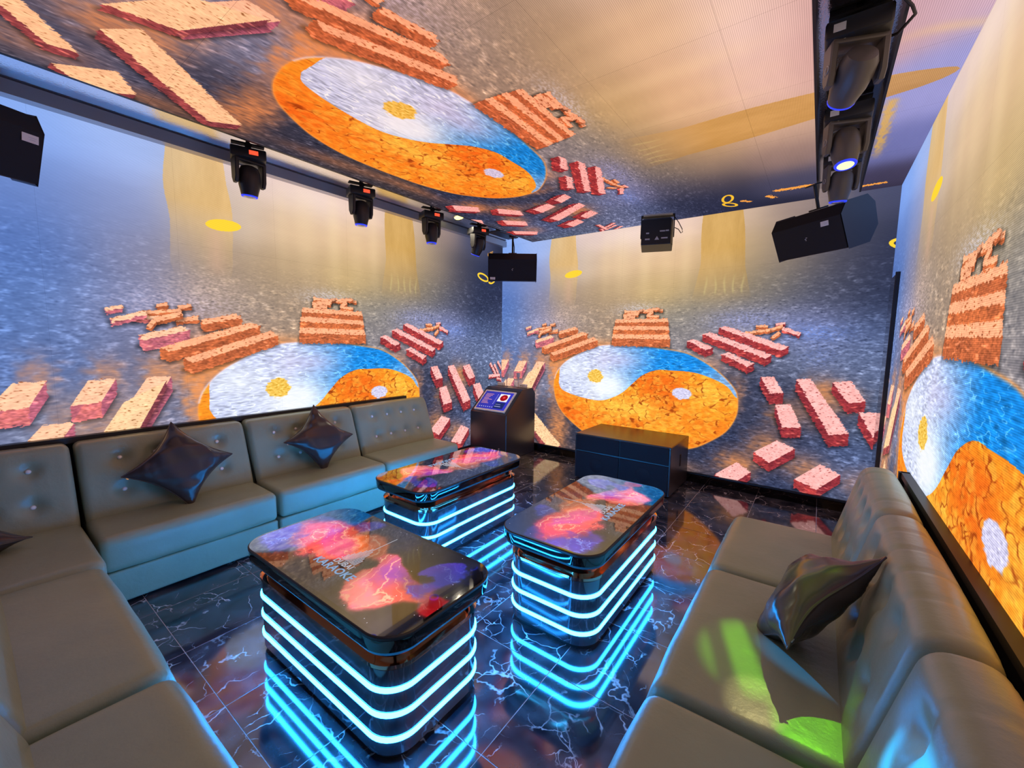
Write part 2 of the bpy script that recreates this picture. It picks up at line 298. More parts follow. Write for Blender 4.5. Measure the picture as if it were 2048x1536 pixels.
    BR = [([(1.70,1.76),(2.29,1.755),(2.31,1.715),(1.69,1.72)],.05,'o'),([(1.68,1.68),(2.31,1.67),(2.32,1.63),(1.67,1.635)],.055,'o'),([(1.665,1.585),(2.32,1.58),(2.335,1.53),(1.66,1.535)],.09,'o'),
      ([(.57,1.50),(.82,1.57),(.86,1.54),(.60,1.465)],.075,'p'),([(.93,1.615),(1.17,1.675),(1.21,1.645),(.95,1.585)],.06,'o'),([(.68,1.415),(1.28,1.615),(1.34,1.585),(.73,1.385)],.075,'o'),([(.81,1.335),(1.42,1.55),(1.48,1.51),(.87,1.305)],.08,'o'),
      ([(.00,1.22),(.13,1.22),(.05,1.07),(-.12,1.06)],.10,'p'),([(.31,1.215),(.44,1.215),(.36,1.07),(.22,1.06)],.10,'p'),([(.60,1.215),(.735,1.215),(.53,.86),(.38,.86)],.11,'p'),([(.10,.965),(.23,.955),(.13,.80),(-.03,.80)],.10,'p'),([(-.32,.95),(-.2,.95),(-.34,.76),(-.5,.76)],.1,'p'),([(-.35,1.22),(-.22,1.22),(-.36,1.06),(-.5,1.06)],.1,'p'),
      ([(.27,.73),(.47,1.06),(.70,1.18),(.50,.80)],.055,'g'),([(.29,.53),(.40,.68),(1.0,.13),(.86,.02)],.085,'g'),([(-.02,.45),(.08,.49),(.27,.24),(.17,.21)],.075,'g'),([(.20,.03),(.41,.21),(.52,.02),(.36,-.14)],.06,'g'),([(-.5,.2),(-.3,.3),(-.1,.1),(-.3,-.05)],.07,'g'),
      ([(2.81,1.65),(2.87,1.67),(3.42,1.47),(3.36,1.43)],.065,'r'),([(2.66,1.585),(2.73,1.605),(3.29,1.39),(3.24,1.35)],.07,'r'),([(2.51,1.515),(2.58,1.535),(2.77,1.45),(2.70,1.42)],.07,'r'),([(2.85,1.385),(2.91,1.405),(3.15,1.30),(3.09,1.265)],.07,'r'),
      ([(3.21,1.175),(3.32,1.18),(3.41,1.03),(3.30,1.015)],.10,'r'),([(3.35,.91),(3.47,.93),(3.57,.72),(3.42,.695)],.10,'r'),([(3.50,1.17),(3.61,1.18),(3.92,.71),(3.78,.68)],.11,'r'),([(3.77,1.16),(3.90,1.18),(4.01,1.01),(3.89,.98)],.09,'r'),([(3.97,.91),(4.11,.92),(4.22,.73),(4.08,.705)],.11,'r'),
      ([(3.20,.42),(3.39,.57),(3.54,.51),(3.34,.335)],.09,'r'),([(2.86,.12),(3.06,.29),(3.19,.21),(3.01,.03)],.08,'r'),([(3.55,.215),(3.74,.40),(3.89,.33),(3.73,.155)],.085,'r'),([(3.98,.04),(4.17,.28),(4.29,.20),(4.12,-.01)],.08,'r'),([(3.25,-.12),(3.42,.03),(3.55,-.04),(3.38,-.19)],.06,'r')]
    STK = [((1.80,1.845),(1.98,1.835),.014,'o'),((1.79,1.80),(1.97,1.815),.016,'o'),((1.80,1.775),(1.93,1.78),.012,'o'),((1.97,1.845),(2.20,1.865),.012,'o'),((2.02,1.85),(2.13,1.84),.014,'o'),((2.13,1.835),(2.07,1.79),.016,'o'),((2.06,1.785),(2.20,1.78),.012,'o'),((2.12,1.87),(2.24,1.85),.012,'o'),
      ((.44,1.59),(.62,1.65),.016,'p'),((.42,1.66),(.5,1.68),.012,'p'),((.55,1.62),(.72,1.615),.014,'p'),((.60,1.65),(.82,1.68),.011,'o'),((.66,1.60),(.82,1.655),.016,'o'),((.68,1.70),(.74,1.715),.012,'o'),((.80,1.70),(.88,1.715),.012,'o'),((.66,1.60),(.63,1.555),.014,'o'),((.78,1.61),(.92,1.63),.016,'o'),
      ((3.05,1.60),(3.26,1.63),.012,'o'),((3.26,1.63),(3.36,1.665),.012,'o'),((3.14,1.665),(3.24,1.665),.011,'o'),((3.36,1.645),(3.50,1.585),.014,'r'),((3.28,1.555),(3.34,1.605),.014,'o'),((3.30,1.68),(3.38,1.69),.012,'r'),
      ((4.33,1.18),(4.46,1.02),.018,'r'),((4.42,1.16),(4.52,1.03),.016,'r'),((4.30,1.0),(4.56,1.0),.02,'r'),((4.5,1.2),(4.58,1.1),.016,'r'),((4.48,.96),(4.6,.93),.014,'r')]
    for a, b, rr, pl in STK:
        a = np.array(a); b = np.array(b); e = (b-a)/np.linalg.norm(b-a); n_ = np.array([-e[1], e[0]])*rr
        BR.append(([a+n_, b+n_, b-n_, a-n_], .022, pl))
    BR.sort(key=lambda q: -min(p[1] for p in q[0]))
    for q, hh, pl in BR:
        q = np.array(q, float); lo = q.min(0)-.06; hi = q.max(0)+.06; lo[1] -= hh
        a0, a1 = np.searchsorted(gx, [lo[0], hi[0]]); b0, b1 = np.searchsorted(gz, [lo[1], hi[1]])
        if a1 <= a0 or b1 <= b0: continue
        s_ = (slice(b0, b1), slice(a0, a1)); x = GX[s_]; z = GZ[s_]
        top_c, sd_c, dk_c = [np.array(c, np.float32) for c in PAL[pl]]
        jx = x+.0022*n2[s_]+.0015*n1[s_]; jz = z+.0028*n2[s_]+.002*n1[s_]
        m_side = np.zeros(x.shape, bool); shade = np.zeros(x.shape, np.float32)
        cen = q.mean(0)
        for i in range(4):
            p0, p1 = q[i], q[(i+1) % 4]
            mid = (p0+p1)/2
            quad = [p0, p1, p1-[0, hh], p0-[0, hh]]
            mk = inside(jx, jz, quad); m_side |= mk
            e = p1-p0; flat = abs(e[0])/(np.hypot(*e)+1e-9)
            shade = np.where(mk, .25+.75*flat if mid[0] < cen[0] else .1+.6*flat, shade)
        m_side |= inside(jx, jz, q-[0, hh])
        sh = shade[..., None]*np.clip(1+.10*q1[s_]+.08*n1[s_], .4, 1.5)[..., None]
        base = img[s_]
        dr = np.clip(1-edist(x, z, q-[0, hh])/.03, 0, 1)*(~m_side); base = base*(1-.45*dr[..., None])
        c_side = dk_c*(1-sh)+sd_c*sh; c_side = c_side*(1+.09*n2[s_][..., None]+.05*q1[s_][..., None])+np.clip(n1[s_]-1.25, 0, 1)[..., None]*np.array([70, 45, 35])
        base = np.where(m_side[..., None], c_side, base)
        m_top = inside(jx, jz, q)
        c_top = top_c*(1+.035*n2[s_][..., None]+.025*q1[s_][..., None])-np.clip(-n2[s_]-1.3, 0, 1)[..., None]*np.array([80, 88, 84])
        base = np.where(m_top[..., None], c_top, base)
        img[s_] = base
    # gold rings and strokes
    def ring(x, z, rx, rz, wd, fill, rot=0):
        dx = (GX-x)*math.cos(rot)+(GZ-z)*math.sin(rot); dz = -(GX-x)*math.sin(rot)+(GZ-z)*math.cos(rot)
        d = np.hypot(dx/rx, dz/rz)
        m = (d < 1) if fill else ((d < 1) & (np.hypot(dx/(rx-wd), dz/(rz-wd*.7)) > 1))
        mix(m.astype(np.float32), (250, 200, 50))
    ring(1.12, 2.325, .12, .042, 0, True, .12)
    ring(4.17, 2.32, .12, .05, .03, False, -.2); ring(4.36, 2.31, .09, .05, .03, False, .5)
    for a, b, rr in [((4.17,2.70),(4.18,2.92),.03),((4.28,2.62),(4.36,2.66),.02),((4.30,2.42),(4.36,2.47),.018),((4.44,3.12),(4.44,3.4),.022)]:
        d = edist(GX, GZ, [a, b]); mix((d < rr+.006*n2).astype(np.float32), (240, 165, 70))
    # gold column dots up the sky
    mix(np.exp(-((GX-(2.4+.05*np.sin(GZ*9))-.9*(3.32-GZ)*0)/.04)**2)*np.clip((GZ-3.2)/.2, 0, 1)*.3, (255, 220, 120))
    m = np.exp(-((GZ-3.3-.012*n1*.5)/.026)**2)*np.clip((GX-2.9)/.05, 0, 1)*np.clip((3.85-GX)/.25, 0, 1); mix(m*.75, (225, 180, 70))
    img = np.clip(img, 0, 255)
    lum = img.mean(-1, keepdims=True); img = 255*(np.clip(lum+(img-lum)*1.02, 0, 255)/255)**.90
    return img
def to_image(name, arr):
    h, w_ = arr.shape[:2]; im = bpy.data.images.new(name, w_, h)
    a = np.ones((h, w_, 4), np.float32); a[..., :3] = np.clip(arr, 0, 255)/255.
    im.pixels.foreach_set(a.ravel()); im.update(); im.pack(); return im
IM_WALL = to_image('video_frame', paint_wall())

def paint_table():
    w_, h = 1024, 512
    x = (np.arange(w_)+.5)/w_*1.16-.58; y = (np.arange(h)+.5)/h*.58-.29
    X, Y = np.meshgrid(x.astype(np.float32), y.astype(np.float32))
    nA = fnoise(h, w_, 2.0, 1, 2, 21); nB = fnoise(h, w_, 2.0, 1, 2, 22); nC = fnoise(h, w_, 1.5, 1, 2, 23)
    wx = X+.034*nA+.012*nC; wy = Y+.034*nB+.008*nC
    img = np.zeros((h, w_, 3), np.float32)+np.array([14, 15, 30]); img += np.clip(nC, -1, 2)[..., None]*np.array([5, 5, 9])
    def blob(poly, soft, c, a=1., wi=1.):
        nonlocal img
        p = smooth_poly(poly, 3); px = X+(wx-X)*wi; py = Y+(wy-Y)*wi
        d = edist(px, py, p); ins = inside(px, py, p)
        m = np.where(ins, 1., np.exp(-(d/soft)**2))*a
        img = img*(1-m[..., None])+np.array(c, np.float32)*m[..., None]
        return ins, d
    blob([(-.54,-.15),(-.42,-.19),(-.32,-.13),(-.40,-.08),(-.52,-.05)], .02, (62, 40, 205), .9)
    blob([(-.55,.0),(-.45,.06),(-.40,.0),(-.5,-.06)], .02, (60, 50, 210), .7)
    blob([(-.30,.10),(-.22,.13),(-.18,.22),(-.26,.2)], .02, (40, 60, 215), .8)
    blob([(-.46,-.05),(-.34,-.11),(-.20,-.13),(-.10,-.05),(-.08,.04),(-.18,.07),(-.30,.09),(-.38,.03)], .03, (222, 40, 92), .95)
    blob([(-.34,-.03),(-.22,-.10),(-.12,-.04),(-.2,.03)], .03, (170, 40, 205), .8)
    blob([(-.17,.05),(-.06,.02),(.03,.07),(-.04,.12),(-.12,.11)], .04, (245, 130, 60), .85)
    blob([(.06,.06),(.12,.01),(.10,-.10),(.18,-.17),(.28,-.20),(.35,-.16),(.40,-.09),(.46,-.05),(.44,.01),(.34,.02),(.24,.06),(.14,.10)], .015, (236, 84, 84), .95, .6)
    blob([(.11,-.06),(.18,-.16),(.28,-.19),(.33,-.15),(.24,-.11)], .02, (255, 140, 140), .8, .6)
    blob([(.15,.02),(.22,.0),(.24,.05),(.17,.07)], .02, (150, 40, 150), .7)
    blob([(.47,-.02),(.54,-.02),(.54,-.09),(.48,-.09)], .012, (200, 22, 30), .95, .4)
    blob([(.32,.12),(.36,.21),(.46,.20),(.51,.10),(.46,.03),(.40,.09)], .015, (26, 52, 225), .92)
    blob([(.38,-.0),(.46,.02),(.44,-.05)], .015, (96, 52, 225), .85)
    # flowing filaments and hue shifts inside the coloured areas
    sat = np.clip((img.max(-1)-img.min(-1)-60)/90, 0, 1)
    F = 2.2*nA+1.4*nB+14*(wx*.6+wy*.8)
    mv = np.clip(nB*.8, 0, 1)*sat*.55; img = img*(1-mv[..., None])+np.array([120, 50, 220])*mv[..., None]
    mv = np.clip(-nA*.8-.1, 0, 1)*sat*.5*(img[..., 0] > 120); img = img*(1-mv[..., None])+np.array([255, 120, 60])*mv[..., None]
    for fr, a_, w_l in ((1.0, .95, .15), (2.1, .6, .16)):
        l_ = np.exp(-(np.sin(F*fr)/w_l)**2)*sat*a_*np.clip(.75+.5*nC, 0, 1)
        img = img*(1-l_[..., None])+np.where((img[..., 2] > img[..., 0]*1.5)[..., None], np.array([120, 150, 255]), np.array([255, 190, 150]))*l_[..., None]
    img *= (.8+.22*np.clip(np.sin(F*.55), -1, 1))[..., None]
    stars = (np.random.default_rng(3).random((h, w_)) > .99988).astype(np.float32)
    for s in (1, -1): stars = np.maximum(stars, np.roll(stars, s, 0)); stars = np.maximum(stars, np.roll(stars, s, 1))
    img += stars[..., None]*150
    bx = np.abs(X)-(.515-.09); by = np.abs(Y)-(.232-.09)
    d_ = np.hypot(np.maximum(bx, 0), np.maximum(by, 0))+np.minimum(np.maximum(bx, by), 0)-.09
    img *= np.clip(-d_/.003, 0, 1)[..., None]
    return np.clip(img, 0, 255)
IM_TABLE = to_image('table_print', paint_table())
def paint_screen():
    h, w_ = 120, 160
    img = np.zeros((h, w_, 3), np.float32)+np.array([52, 52, 150])
    img[:, :, 2] += np.linspace(0, 30, w_)[None]
    r = np.random.default_rng(8)
    for i, y in enumerate(range(36, 108, 9)):
        x = 10+i % 2; e = x+int(r.integers(25, 50)); img[y:y+3, x:e] = (225, 150, 150)
        img[y:y+3, 78:82] = (200, 200, 230)
    img[56:108, 92:146] = (225, 222, 225)
    yy, xx = np.mgrid[0:h, 0:w_]; img[np.hypot((xx-120)/20, (yy-82)/21) < 1] = (150, 16, 26); img[np.hypot((xx-120)/7, (yy-84)/7) < 1] = (220, 60, 60)
    img[8:50, 92:146] = (30, 40, 96); img[20:24, 96:130] = (160, 160, 200); img[34:37, 96:124] = (140, 140, 190)
    for x in range(12, 90, 12): img[12:16, x:x+5] = (190, 190, 220)
    return img
IM_SCREEN = to_image('touch_menu', paint_screen())

def screen_mat(name, im, strength, lines=True, tint=None):
    m, nt, b = new_mat(name); nt.nodes.remove(b); out = nt.nodes['Material Output']
    uv = N(nt, 'ShaderNodeUVMap'); tx = N(nt, 'ShaderNodeTexImage'); tx.image = im; tx.extension = 'EXTEND'
    nt.links.new(uv.outputs[0], tx.inputs[0])
    em = N(nt, 'ShaderNodeEmission'); em.inputs[1].default_value = strength
    if lines:   # LED rows
        sp = N(nt, 'ShaderNodeSeparateXYZ'); nt.links.new(uv.outputs[0], sp.inputs[0])
        m1 = N(nt, 'ShaderNodeMath', operation='MULTIPLY'); m1.inputs[1].default_value = (Z1-Z0)/.0072*2*PI; nt.links.new(sp.outputs[1], m1.inputs[0])
        s1 = N(nt, 'ShaderNodeMath', operation='SINE'); nt.links.new(m1.outputs[0], s1.inputs[0])
        m2 = N(nt, 'ShaderNodeMath', operation='MULTIPLY_ADD'); m2.inputs[1].default_value = .16*strength; m2.inputs[2].default_value = strength; nt.links.new(s1.outputs[0], m2.inputs[0])
        nt.links.new(m2.outputs[0], em.inputs[1])
    if tint:   # warmer, darker tint standing in for the off-angle view of the panels
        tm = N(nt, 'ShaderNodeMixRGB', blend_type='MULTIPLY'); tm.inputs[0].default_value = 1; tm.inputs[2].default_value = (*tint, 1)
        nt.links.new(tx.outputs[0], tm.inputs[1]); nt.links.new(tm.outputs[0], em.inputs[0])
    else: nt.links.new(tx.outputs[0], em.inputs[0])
    nt.links.new(em.outputs[0], out.inputs[0])
    return m
MT['led'] = screen_mat('led_video', IM_WALL, SCREEN)
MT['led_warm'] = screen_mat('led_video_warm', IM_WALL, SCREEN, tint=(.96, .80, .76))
MT['menu'] = screen_mat('touch_menu', IM_SCREEN, 1.1, False)
m, nt, b = new_mat('printed_table_glass')
uv = N(nt, 'ShaderNodeUVMap'); tx = N(nt, 'ShaderNodeTexImage'); tx.image = IM_TABLE; nt.links.new(uv.outputs[0], tx.inputs[0])
nt.links.new(tx.outputs[0], b.inputs['Base Color']); b.inputs['Roughness'].default_value = .05; b.inputs['Specular IOR Level'].default_value = .8
b.inputs['Coat Weight'].default_value = 1.; b.inputs['Coat Roughness'].default_value = .02; b.inputs['Coat IOR'].default_value = 1.9
nt.links.new(tx.outputs[0], b.inputs['Emission Color']); b.inputs['Emission Strength'].default_value = 1.05   # emission added to brighten the print
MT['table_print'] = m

# ------------------------------------------------------------------ mesh helpers
class MB:
    def __init__(s): s.v = []; s.f = []; s.mi = []; s.uv = {}
    def add(s, vs, fs, mi=0, T=None):
        o = len(s.v)
        for v in vs: s.v.append(tuple(T @ Vector(v)) if T is not None else tuple(v))
        for f in fs: s.f.append(tuple(i+o for i in f)); s.mi.append(mi)
    def box(s, c, d, mi=0, T=None):
        x, y, z = c; a, b_, e = d[0]/2, d[1]/2, d[2]/2
        vs = [(x+i*a, y+j*b_, z+k*e) for k in (-1, 1) for j in (-1, 1) for i in (-1, 1)]
        s.add(vs, [(0, 2, 3, 1), (4, 5, 7, 6), (0, 1, 5, 4), (2, 6, 7, 3), (0, 4, 6, 2), (1, 3, 7, 5)], mi, T)
    def loft(s, loops, mi=0, T=None, caps=True):
        n = len(loops[0]); vs = [p for l in loops for p in l]; fs = []
        for k in range(len(loops)-1):
            for i in range(n):
                j = (i+1) % n; fs.append((k*n+i, k*n+j, (k+1)*n+j, (k+1)*n+i))
        if caps: fs.append(tuple(reversed(range(n)))); fs.append(tuple((len(loops)-1)*n+i for i in range(n)))
        s.add(vs, fs, mi, T)
    def inset_loft(s, poly, prof, mi=0, T=None, caps=True):
        """poly: CCW 2D outline; prof: [(inset, z), ...] from bottom to top"""
        s.loft([[(x, y, z) for x, y in inset(poly, i)] for i, z in prof], mi, T, caps)
    def rbox(s, c, d, r, mi=0, T=None, rv=None):
        p = [(c[0]+x, c[1]+y) for x, y in rrect(d[0], d[1], rv if rv else r, 3)]; z0, z1 = c[2]-d[2]/2, c[2]+d[2]/2
        s.inset_loft(p, [(r, z0), (r*.3, z0+r*.3), (0, z0+r), (0, z1-r), (r*.3, z1-r*.3), (r, z1)], mi, T)
    def lathe(s, prof, n=20, mi=0, T=None):
        s.loft([[(r*math.cos(2*PI*i/n), r*math.sin(2*PI*i/n), z) for i in range(n)] for r, z in prof], mi, T)
    def tube(s, pts, r, n=8, mi=0, T=None):
        pts = [Vector(p) for p in pts]; loops = []
        for i, p in enumerate(pts):
            t = (pts[min(i+1, len(pts)-1)]-pts[max(i-1, 0)]).normalized()
            a = t.cross(Vector((0, 0, 1))); a = a if a.length > .1 else t.cross(Vector((1, 0, 0))); a.normalize(); b_ = t.cross(a)
            loops.append([tuple(p+a*r*math.cos(2*PI*k/n)+b_*r*math.sin(2*PI*k/n)) for k in range(n)])
        s.loft(loops, mi, T)
    def build(s, name, mats, parent=None, smooth=False, uvf=None):
        me = bpy.data.meshes.new(name); me.from_pydata(s.v, [], s.f)
        for m in (mats if isinstance(mats, (list, tuple)) else [mats]): me.materials.append(m)
        me.polygons.foreach_set('material_index', s.mi)
        bm = bmesh.new(); bm.from_mesh(me); bmesh.ops.recalc_face_normals(bm, faces=bm.faces)
        if smooth:
            for f in bm.faces: f.smooth = True
            for e in bm.edges:
                if len(e.link_faces) == 2 and e.calc_face_angle(0) > math.radians(38): e.smooth = False
        bm.to_mesh(me); bm.free()
        if uvf:
            ul = me.uv_layers.new(name='UVMap')
            for lp in me.loops: ul.data[lp.index].uv = uvf(me.vertices[lp.vertex_index].co)
        o = bpy.data.objects.new(name, me); col.objects.link(o)
        if parent is not None: o.parent = parent
        return o
def rrect(w_, h, r, n=6):
    out = []
    for cx, cy, a0 in ((w_/2-r, h/2-r, 0), (-w_/2+r, h/2-r, 90), (-w_/2+r, -h/2+r, 180), (w_/2-r, -h/2+r, 270)):
        for k in range(n+1):
            a = math.radians(a0+90*k/n); out.append((cx+r*math.cos(a), cy+r*math.sin(a)))
    return out
def inset(poly, d):
    if abs(d) < 1e-9: return list(poly)
    n = len(poly); out = []
    for i in range(n):
        p0, p1, p2 = Vector(poly[i-1]), Vector(poly[i]), Vector(poly[(i+1) % n])
        e1 = (p1-p0); e2 = (p2-p1)
        if e1.length < 1e-9 or e2.length < 1e-9: out.append(tuple(p1)); continue
        e1.normalize(); e2.normalize()
        n1 = Vector((-e1.y, e1.x)); n2 = Vector((-e2.y, e2.x)); b_ = (n1+n2); k = b_.length_squared/2
        out.append(tuple(p1+b_*(d/max(k, .25))))
    return out
def empty(name, loc=(0, 0, 0), rz=0, rot=None, label=None, cat=None, group=None):
    o = bpy.data.objects.new(name, None); col.objects.link(o); o.empty_display_size = .1
    o.location = loc; o.rotation_euler = rot if rot else (0, 0, rz)
    if label: o['label'] = label
    if cat: o['category'] = cat
    if group: o['group'] = group
    return o
def struct(o): o['kind'] = 'structure'; return o
def tag(o, label, cat, group=None):
    o['label'] = label; o['category'] = cat
    if group: o['group'] = group
    return o
def T_(x=0, y=0, z=0, rx=0, ry=0, rz=0):
    return Matrix.Translation((x, y, z)) @ Matrix.Rotation(rz, 4, 'Z') @ Matrix.Rotation(ry, 4, 'Y') @ Matrix.Rotation(rx, 4, 'X')
def copy_tree(o, parent=None):
    c = o.copy(); col.objects.link(c); c.parent = parent
    for ch in list(o.children): copy_tree(ch, c)
    return c

# ------------------------------------------------------------------ room shell
def slab(name, c, d, mat, parent=None):
    b_ = MB(); b_.box(c, d); o = b_.build(name, mat, parent); return struct(o) if parent is None else o
floor = slab('floor', (W/2, -L/2, -.0318), (W+.5, L+.5, .06), MT['grout'])
wall_left = slab('wall_left', (-.10, -L/2, 1.50), (.12, L+.3, 3.04), MT['dark_wall'])
wall_back = slab('wall_back', (W/2, .10, 1.50), (W+.3, .12, 3.04), MT['dark_wall'])
wall_right = slab('wall_right', (W+.10, -L/2, 1.50), (.12, L+.3, 3.04), MT['dark_wall'])
wall_front = slab('wall_front', (W/2, -L-.08, 1.50), (W+.3, .12, 3.04), MT['dark_wall'])
ceiling = slab('ceiling', (W/2, -L/2, 3.06), (W+.5, L+.5, .10), MT['dark_wall'])
# marble tiles
tb = MB(); TS = .4768
tb.inset_loft([(-TS/2, -TS/2), (TS/2, -TS/2), (TS/2, TS/2), (-TS/2, TS/2)], [(0, -.0016), (0, -.0006), (.0008, 0)])
tile0 = None
for i in range(-3, 6):
    for j in range(-2, 9):
        cx, cy = 1.82+.48*i-.24, -2.70+.48*(j-1)-.24
        if not (.12 < cx < W and -4.75 < cy < .1): continue
        if cx < .38 and cy < -1.9: continue
        if cx > 3.6 and cy < -2.1: continue
        if tile0 is None: tile0 = tb.build('marble_tile', MT['marble'], floor); o = tile0
        else: o = tile0.copy(); col.objects.link(o); o.name = 'marble_tile'; o.parent = floor
        o.location = (cx, cy, 0); o.rotation_euler.z = random.choice([0, PI/2, PI, -PI/2])

# LED panels
def uvw(X, Z): return ((X-X0)/(X1-X0), (Z-Z0)/(Z1-Z0))
def led(parent, a0, a1, b0, b1, face):
    """one LED cabinet; a, b in-wall coordinates; face in left/back/right/ceiling; shared seams of 1.6 mm"""
    g = .0003 if face == 'ceiling' else .00015; a0 += g; a1 -= g; b0 += g; b1 -= g; e = .03
    if face == 'left':   P = lambda a, b_, d: (-e+d, a, b_); uf = lambda c: uvw((c.y+4.5)/.98, c.z)
    elif face == 'back': P = lambda a, b_, d: (a, e-d, b_); uf = lambda c: uvw(c.x, c.z)
    elif face == 'right': P = lambda a, b_, d: (W+e-d, a, b_); uf = lambda c: uvw((-c.y-.3)/1.08, c.z)
    else: P = lambda a, b_, d: (a, b_, H+e-d); uf = lambda c: uvw((c.y+4.5)/.98, c.x-.57)
    d = e
    vs = [P(a0, b0, 0), P(a1, b0, 0), P(a1, b1, 0), P(a0, b1, 0), P(a0, b0, d), P(a1, b0, d), P(a1, b1, d), P(a0, b1, d)]
    m_ = MB(); m_.add(vs, [(4, 5, 6, 7)], 0); m_.add(vs, [(0, 1, 5, 4), (1, 2, 6, 5), (2, 3, 7, 6), (3, 0, 4, 7), (0, 3, 2, 1)], 1)
    # weld the two vertex sets
    m_.f = [tuple(i % 8 for i in f) for f in m_.f]; m_.v = m_.v[:8]
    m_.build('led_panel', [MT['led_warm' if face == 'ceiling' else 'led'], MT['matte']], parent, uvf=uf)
ys = [-L, -4.55, -3.93, -3.31, -2.69, -2.07, -1.45, -.83, -.21, 0]
ysw = [-L, -4.34, -3.69, -3.04, -2.39, -1.75, -1.17, -.58, 0]
ZL, ZT = .876, 2.775
def span(a, b_, n): return [a+(b_-a)*k/n for k in range(n+1)]
for a0, a1 in zip(ysw[:-1], ysw[1:]):
    zz = span(ZL, ZT, 3); zz = ([.10, .49]+zz) if a0 >= -1.75 else zz
    for b0, b1 in zip(zz[:-1], zz[1:]): led(wall_left, a0, a1, b0, b1, 'left')
xx = span(0, W, 7); zz = span(.10, H, 5)
for a0, a1 in zip(xx[:-1], xx[1:]):
    for b0, b1 in zip(zz[:-1], zz[1:]): led(wall_back, a0, a1, b0, b1, 'back')
led(wall_back, 0, XS-.02, H, 2.99, 'back'); led(wall_back, XA+.012, XB-.012, H, 2.865, 'back')
ysr = [-L, -4.34, -3.69, -3.04, -2.39, -1.68, -1.08, -.48, -.14, 0]
for a0, a1 in zip(ysr[:-1], ysr[1:]):
    zz = span(.82, H, 3)
    if a0 >= -1.7: zz = [.10, .46]+zz
    if abs(a0+.48) < .01: zz = [2.03, H]
    for b0, b1 in zip(zz[:-1], zz[1:]): led(wall_right, a0, a1, b0, b1, 'right')
xc = [XS, .83, 1.43, 2.03, 2.63, 3.23, XA]
for a0, a1 in list(zip(xc[:-1], xc[1:]))+[(XB, W)]:
    for b0, b1 in zip(ys[:-1], ys[1:]): led(ceiling, a0, a1, b0, b1, 'ceiling')
# mirrored lighting channels above the ceiling screens
b_ = MB(); b_.loft([[(.04, y, 2.850), (.515, y, 2.992), (.515, y, 3.0), (.04, y, 2.858)] for y in (-L, 0)]); b_.build('channel_mirror', MT['strip_left'], ceiling)
slab('channel_mirror', ((XA+XB)/2, -L/2, ZR+.02), (XB-XA+.06, L, .03), MT['strip_right'], ceiling)
# trims
tr = [('trim_1', (XS-.010, -L/2, 2.90), (.024, L, .22), MT['black']),
      ('trim_2', (XA+.006, -L/2, 2.825), (.012, L, .08), MT['black']), ('trim_3', (XB-.006, -L/2, 2.825), (.012, L, .08), MT['black']),
      ('trim_4', (.035, -L/2, 2.812), (.07, L, .075), MT['rail']),
      ('trim_5', (.022, -3.385, .858), (.05, 3.27, .036), MT['black']),
      ('trim_6', (W-.016, -3.35, .806), (.04, 3.34, .028), MT['black']),
      ('trim_7', (W/2, -.012, .093), (W, .024, .016), MT['black']),
      ('trim_8', (.012, -.875, .093), (.024, 1.75, .016), MT['black'])]
for n_, c, d, mt in tr: slab(n_, c, d, mt)
slab('baseboard_back', (W/2, -.008, .042), (W, .05, .082), MT['edge_mirror'])
slab('baseboard_left', (.008, -.875, .042), (.05, 1.75, .082), MT['black'])
slab('trim_9', (W-.02, -1.69, .45), (.05, .03, .74), MT['black'])
slab('trim_10', (W-.006, -3.35, .40), (.03, 3.3, .78), MT['matte'])
# black upright in the right wall by the far corner
b_ = MB(); b_.rbox((W+.005, -.31, 1.05), (.05, .34, 1.96), .004); struct(b_.build('trim_11', MT['black_mirror']))
b_ = MB(); b_.rbox((W-.012, -.475, 1.05), (.03, .02, 1.98), .003); struct(b_.build('trim_12', MT['black']))

# ------------------------------------------------------------------ lights of the room
def downlight(x, y, label):
    e = empty('ceiling_downlight', (x, y, 2.850+.3*(x-.04)+.002), rot=(0, -.29, 0), label=label, cat='ceiling light')
    m_ = MB(); m_.lathe([(.05, .0), (.072, .0), (.074, -.006), (.066, -.012), (.056, -.007), (.05, -.002)], 24); m_.build('trim_ring', MT['chrome'], e, True)
    m_ = MB(); m_.lathe([(.056, 0), (.054, -.007), (.03, -.013), (.001, -.015)], 24); m_.build('lamp', MT['downlight'], e, True)
    ld = bpy.data.lights.new('downlight_beam', 'SPOT'); ld.energy = DOWN_W; ld.color = (1, .86, .62); ld.spot_size = 2.2; ld.spot_blend = .6; ld.shadow_soft_size = .035
    lo = bpy.data.objects.new('downlight_beam', ld); col.objects.link(lo); lo.parent = e; lo.location = (0, 0, -.03)
downlight(.205, -1.087, 'round warm ceiling downlight glowing yellow in the mirror strip')

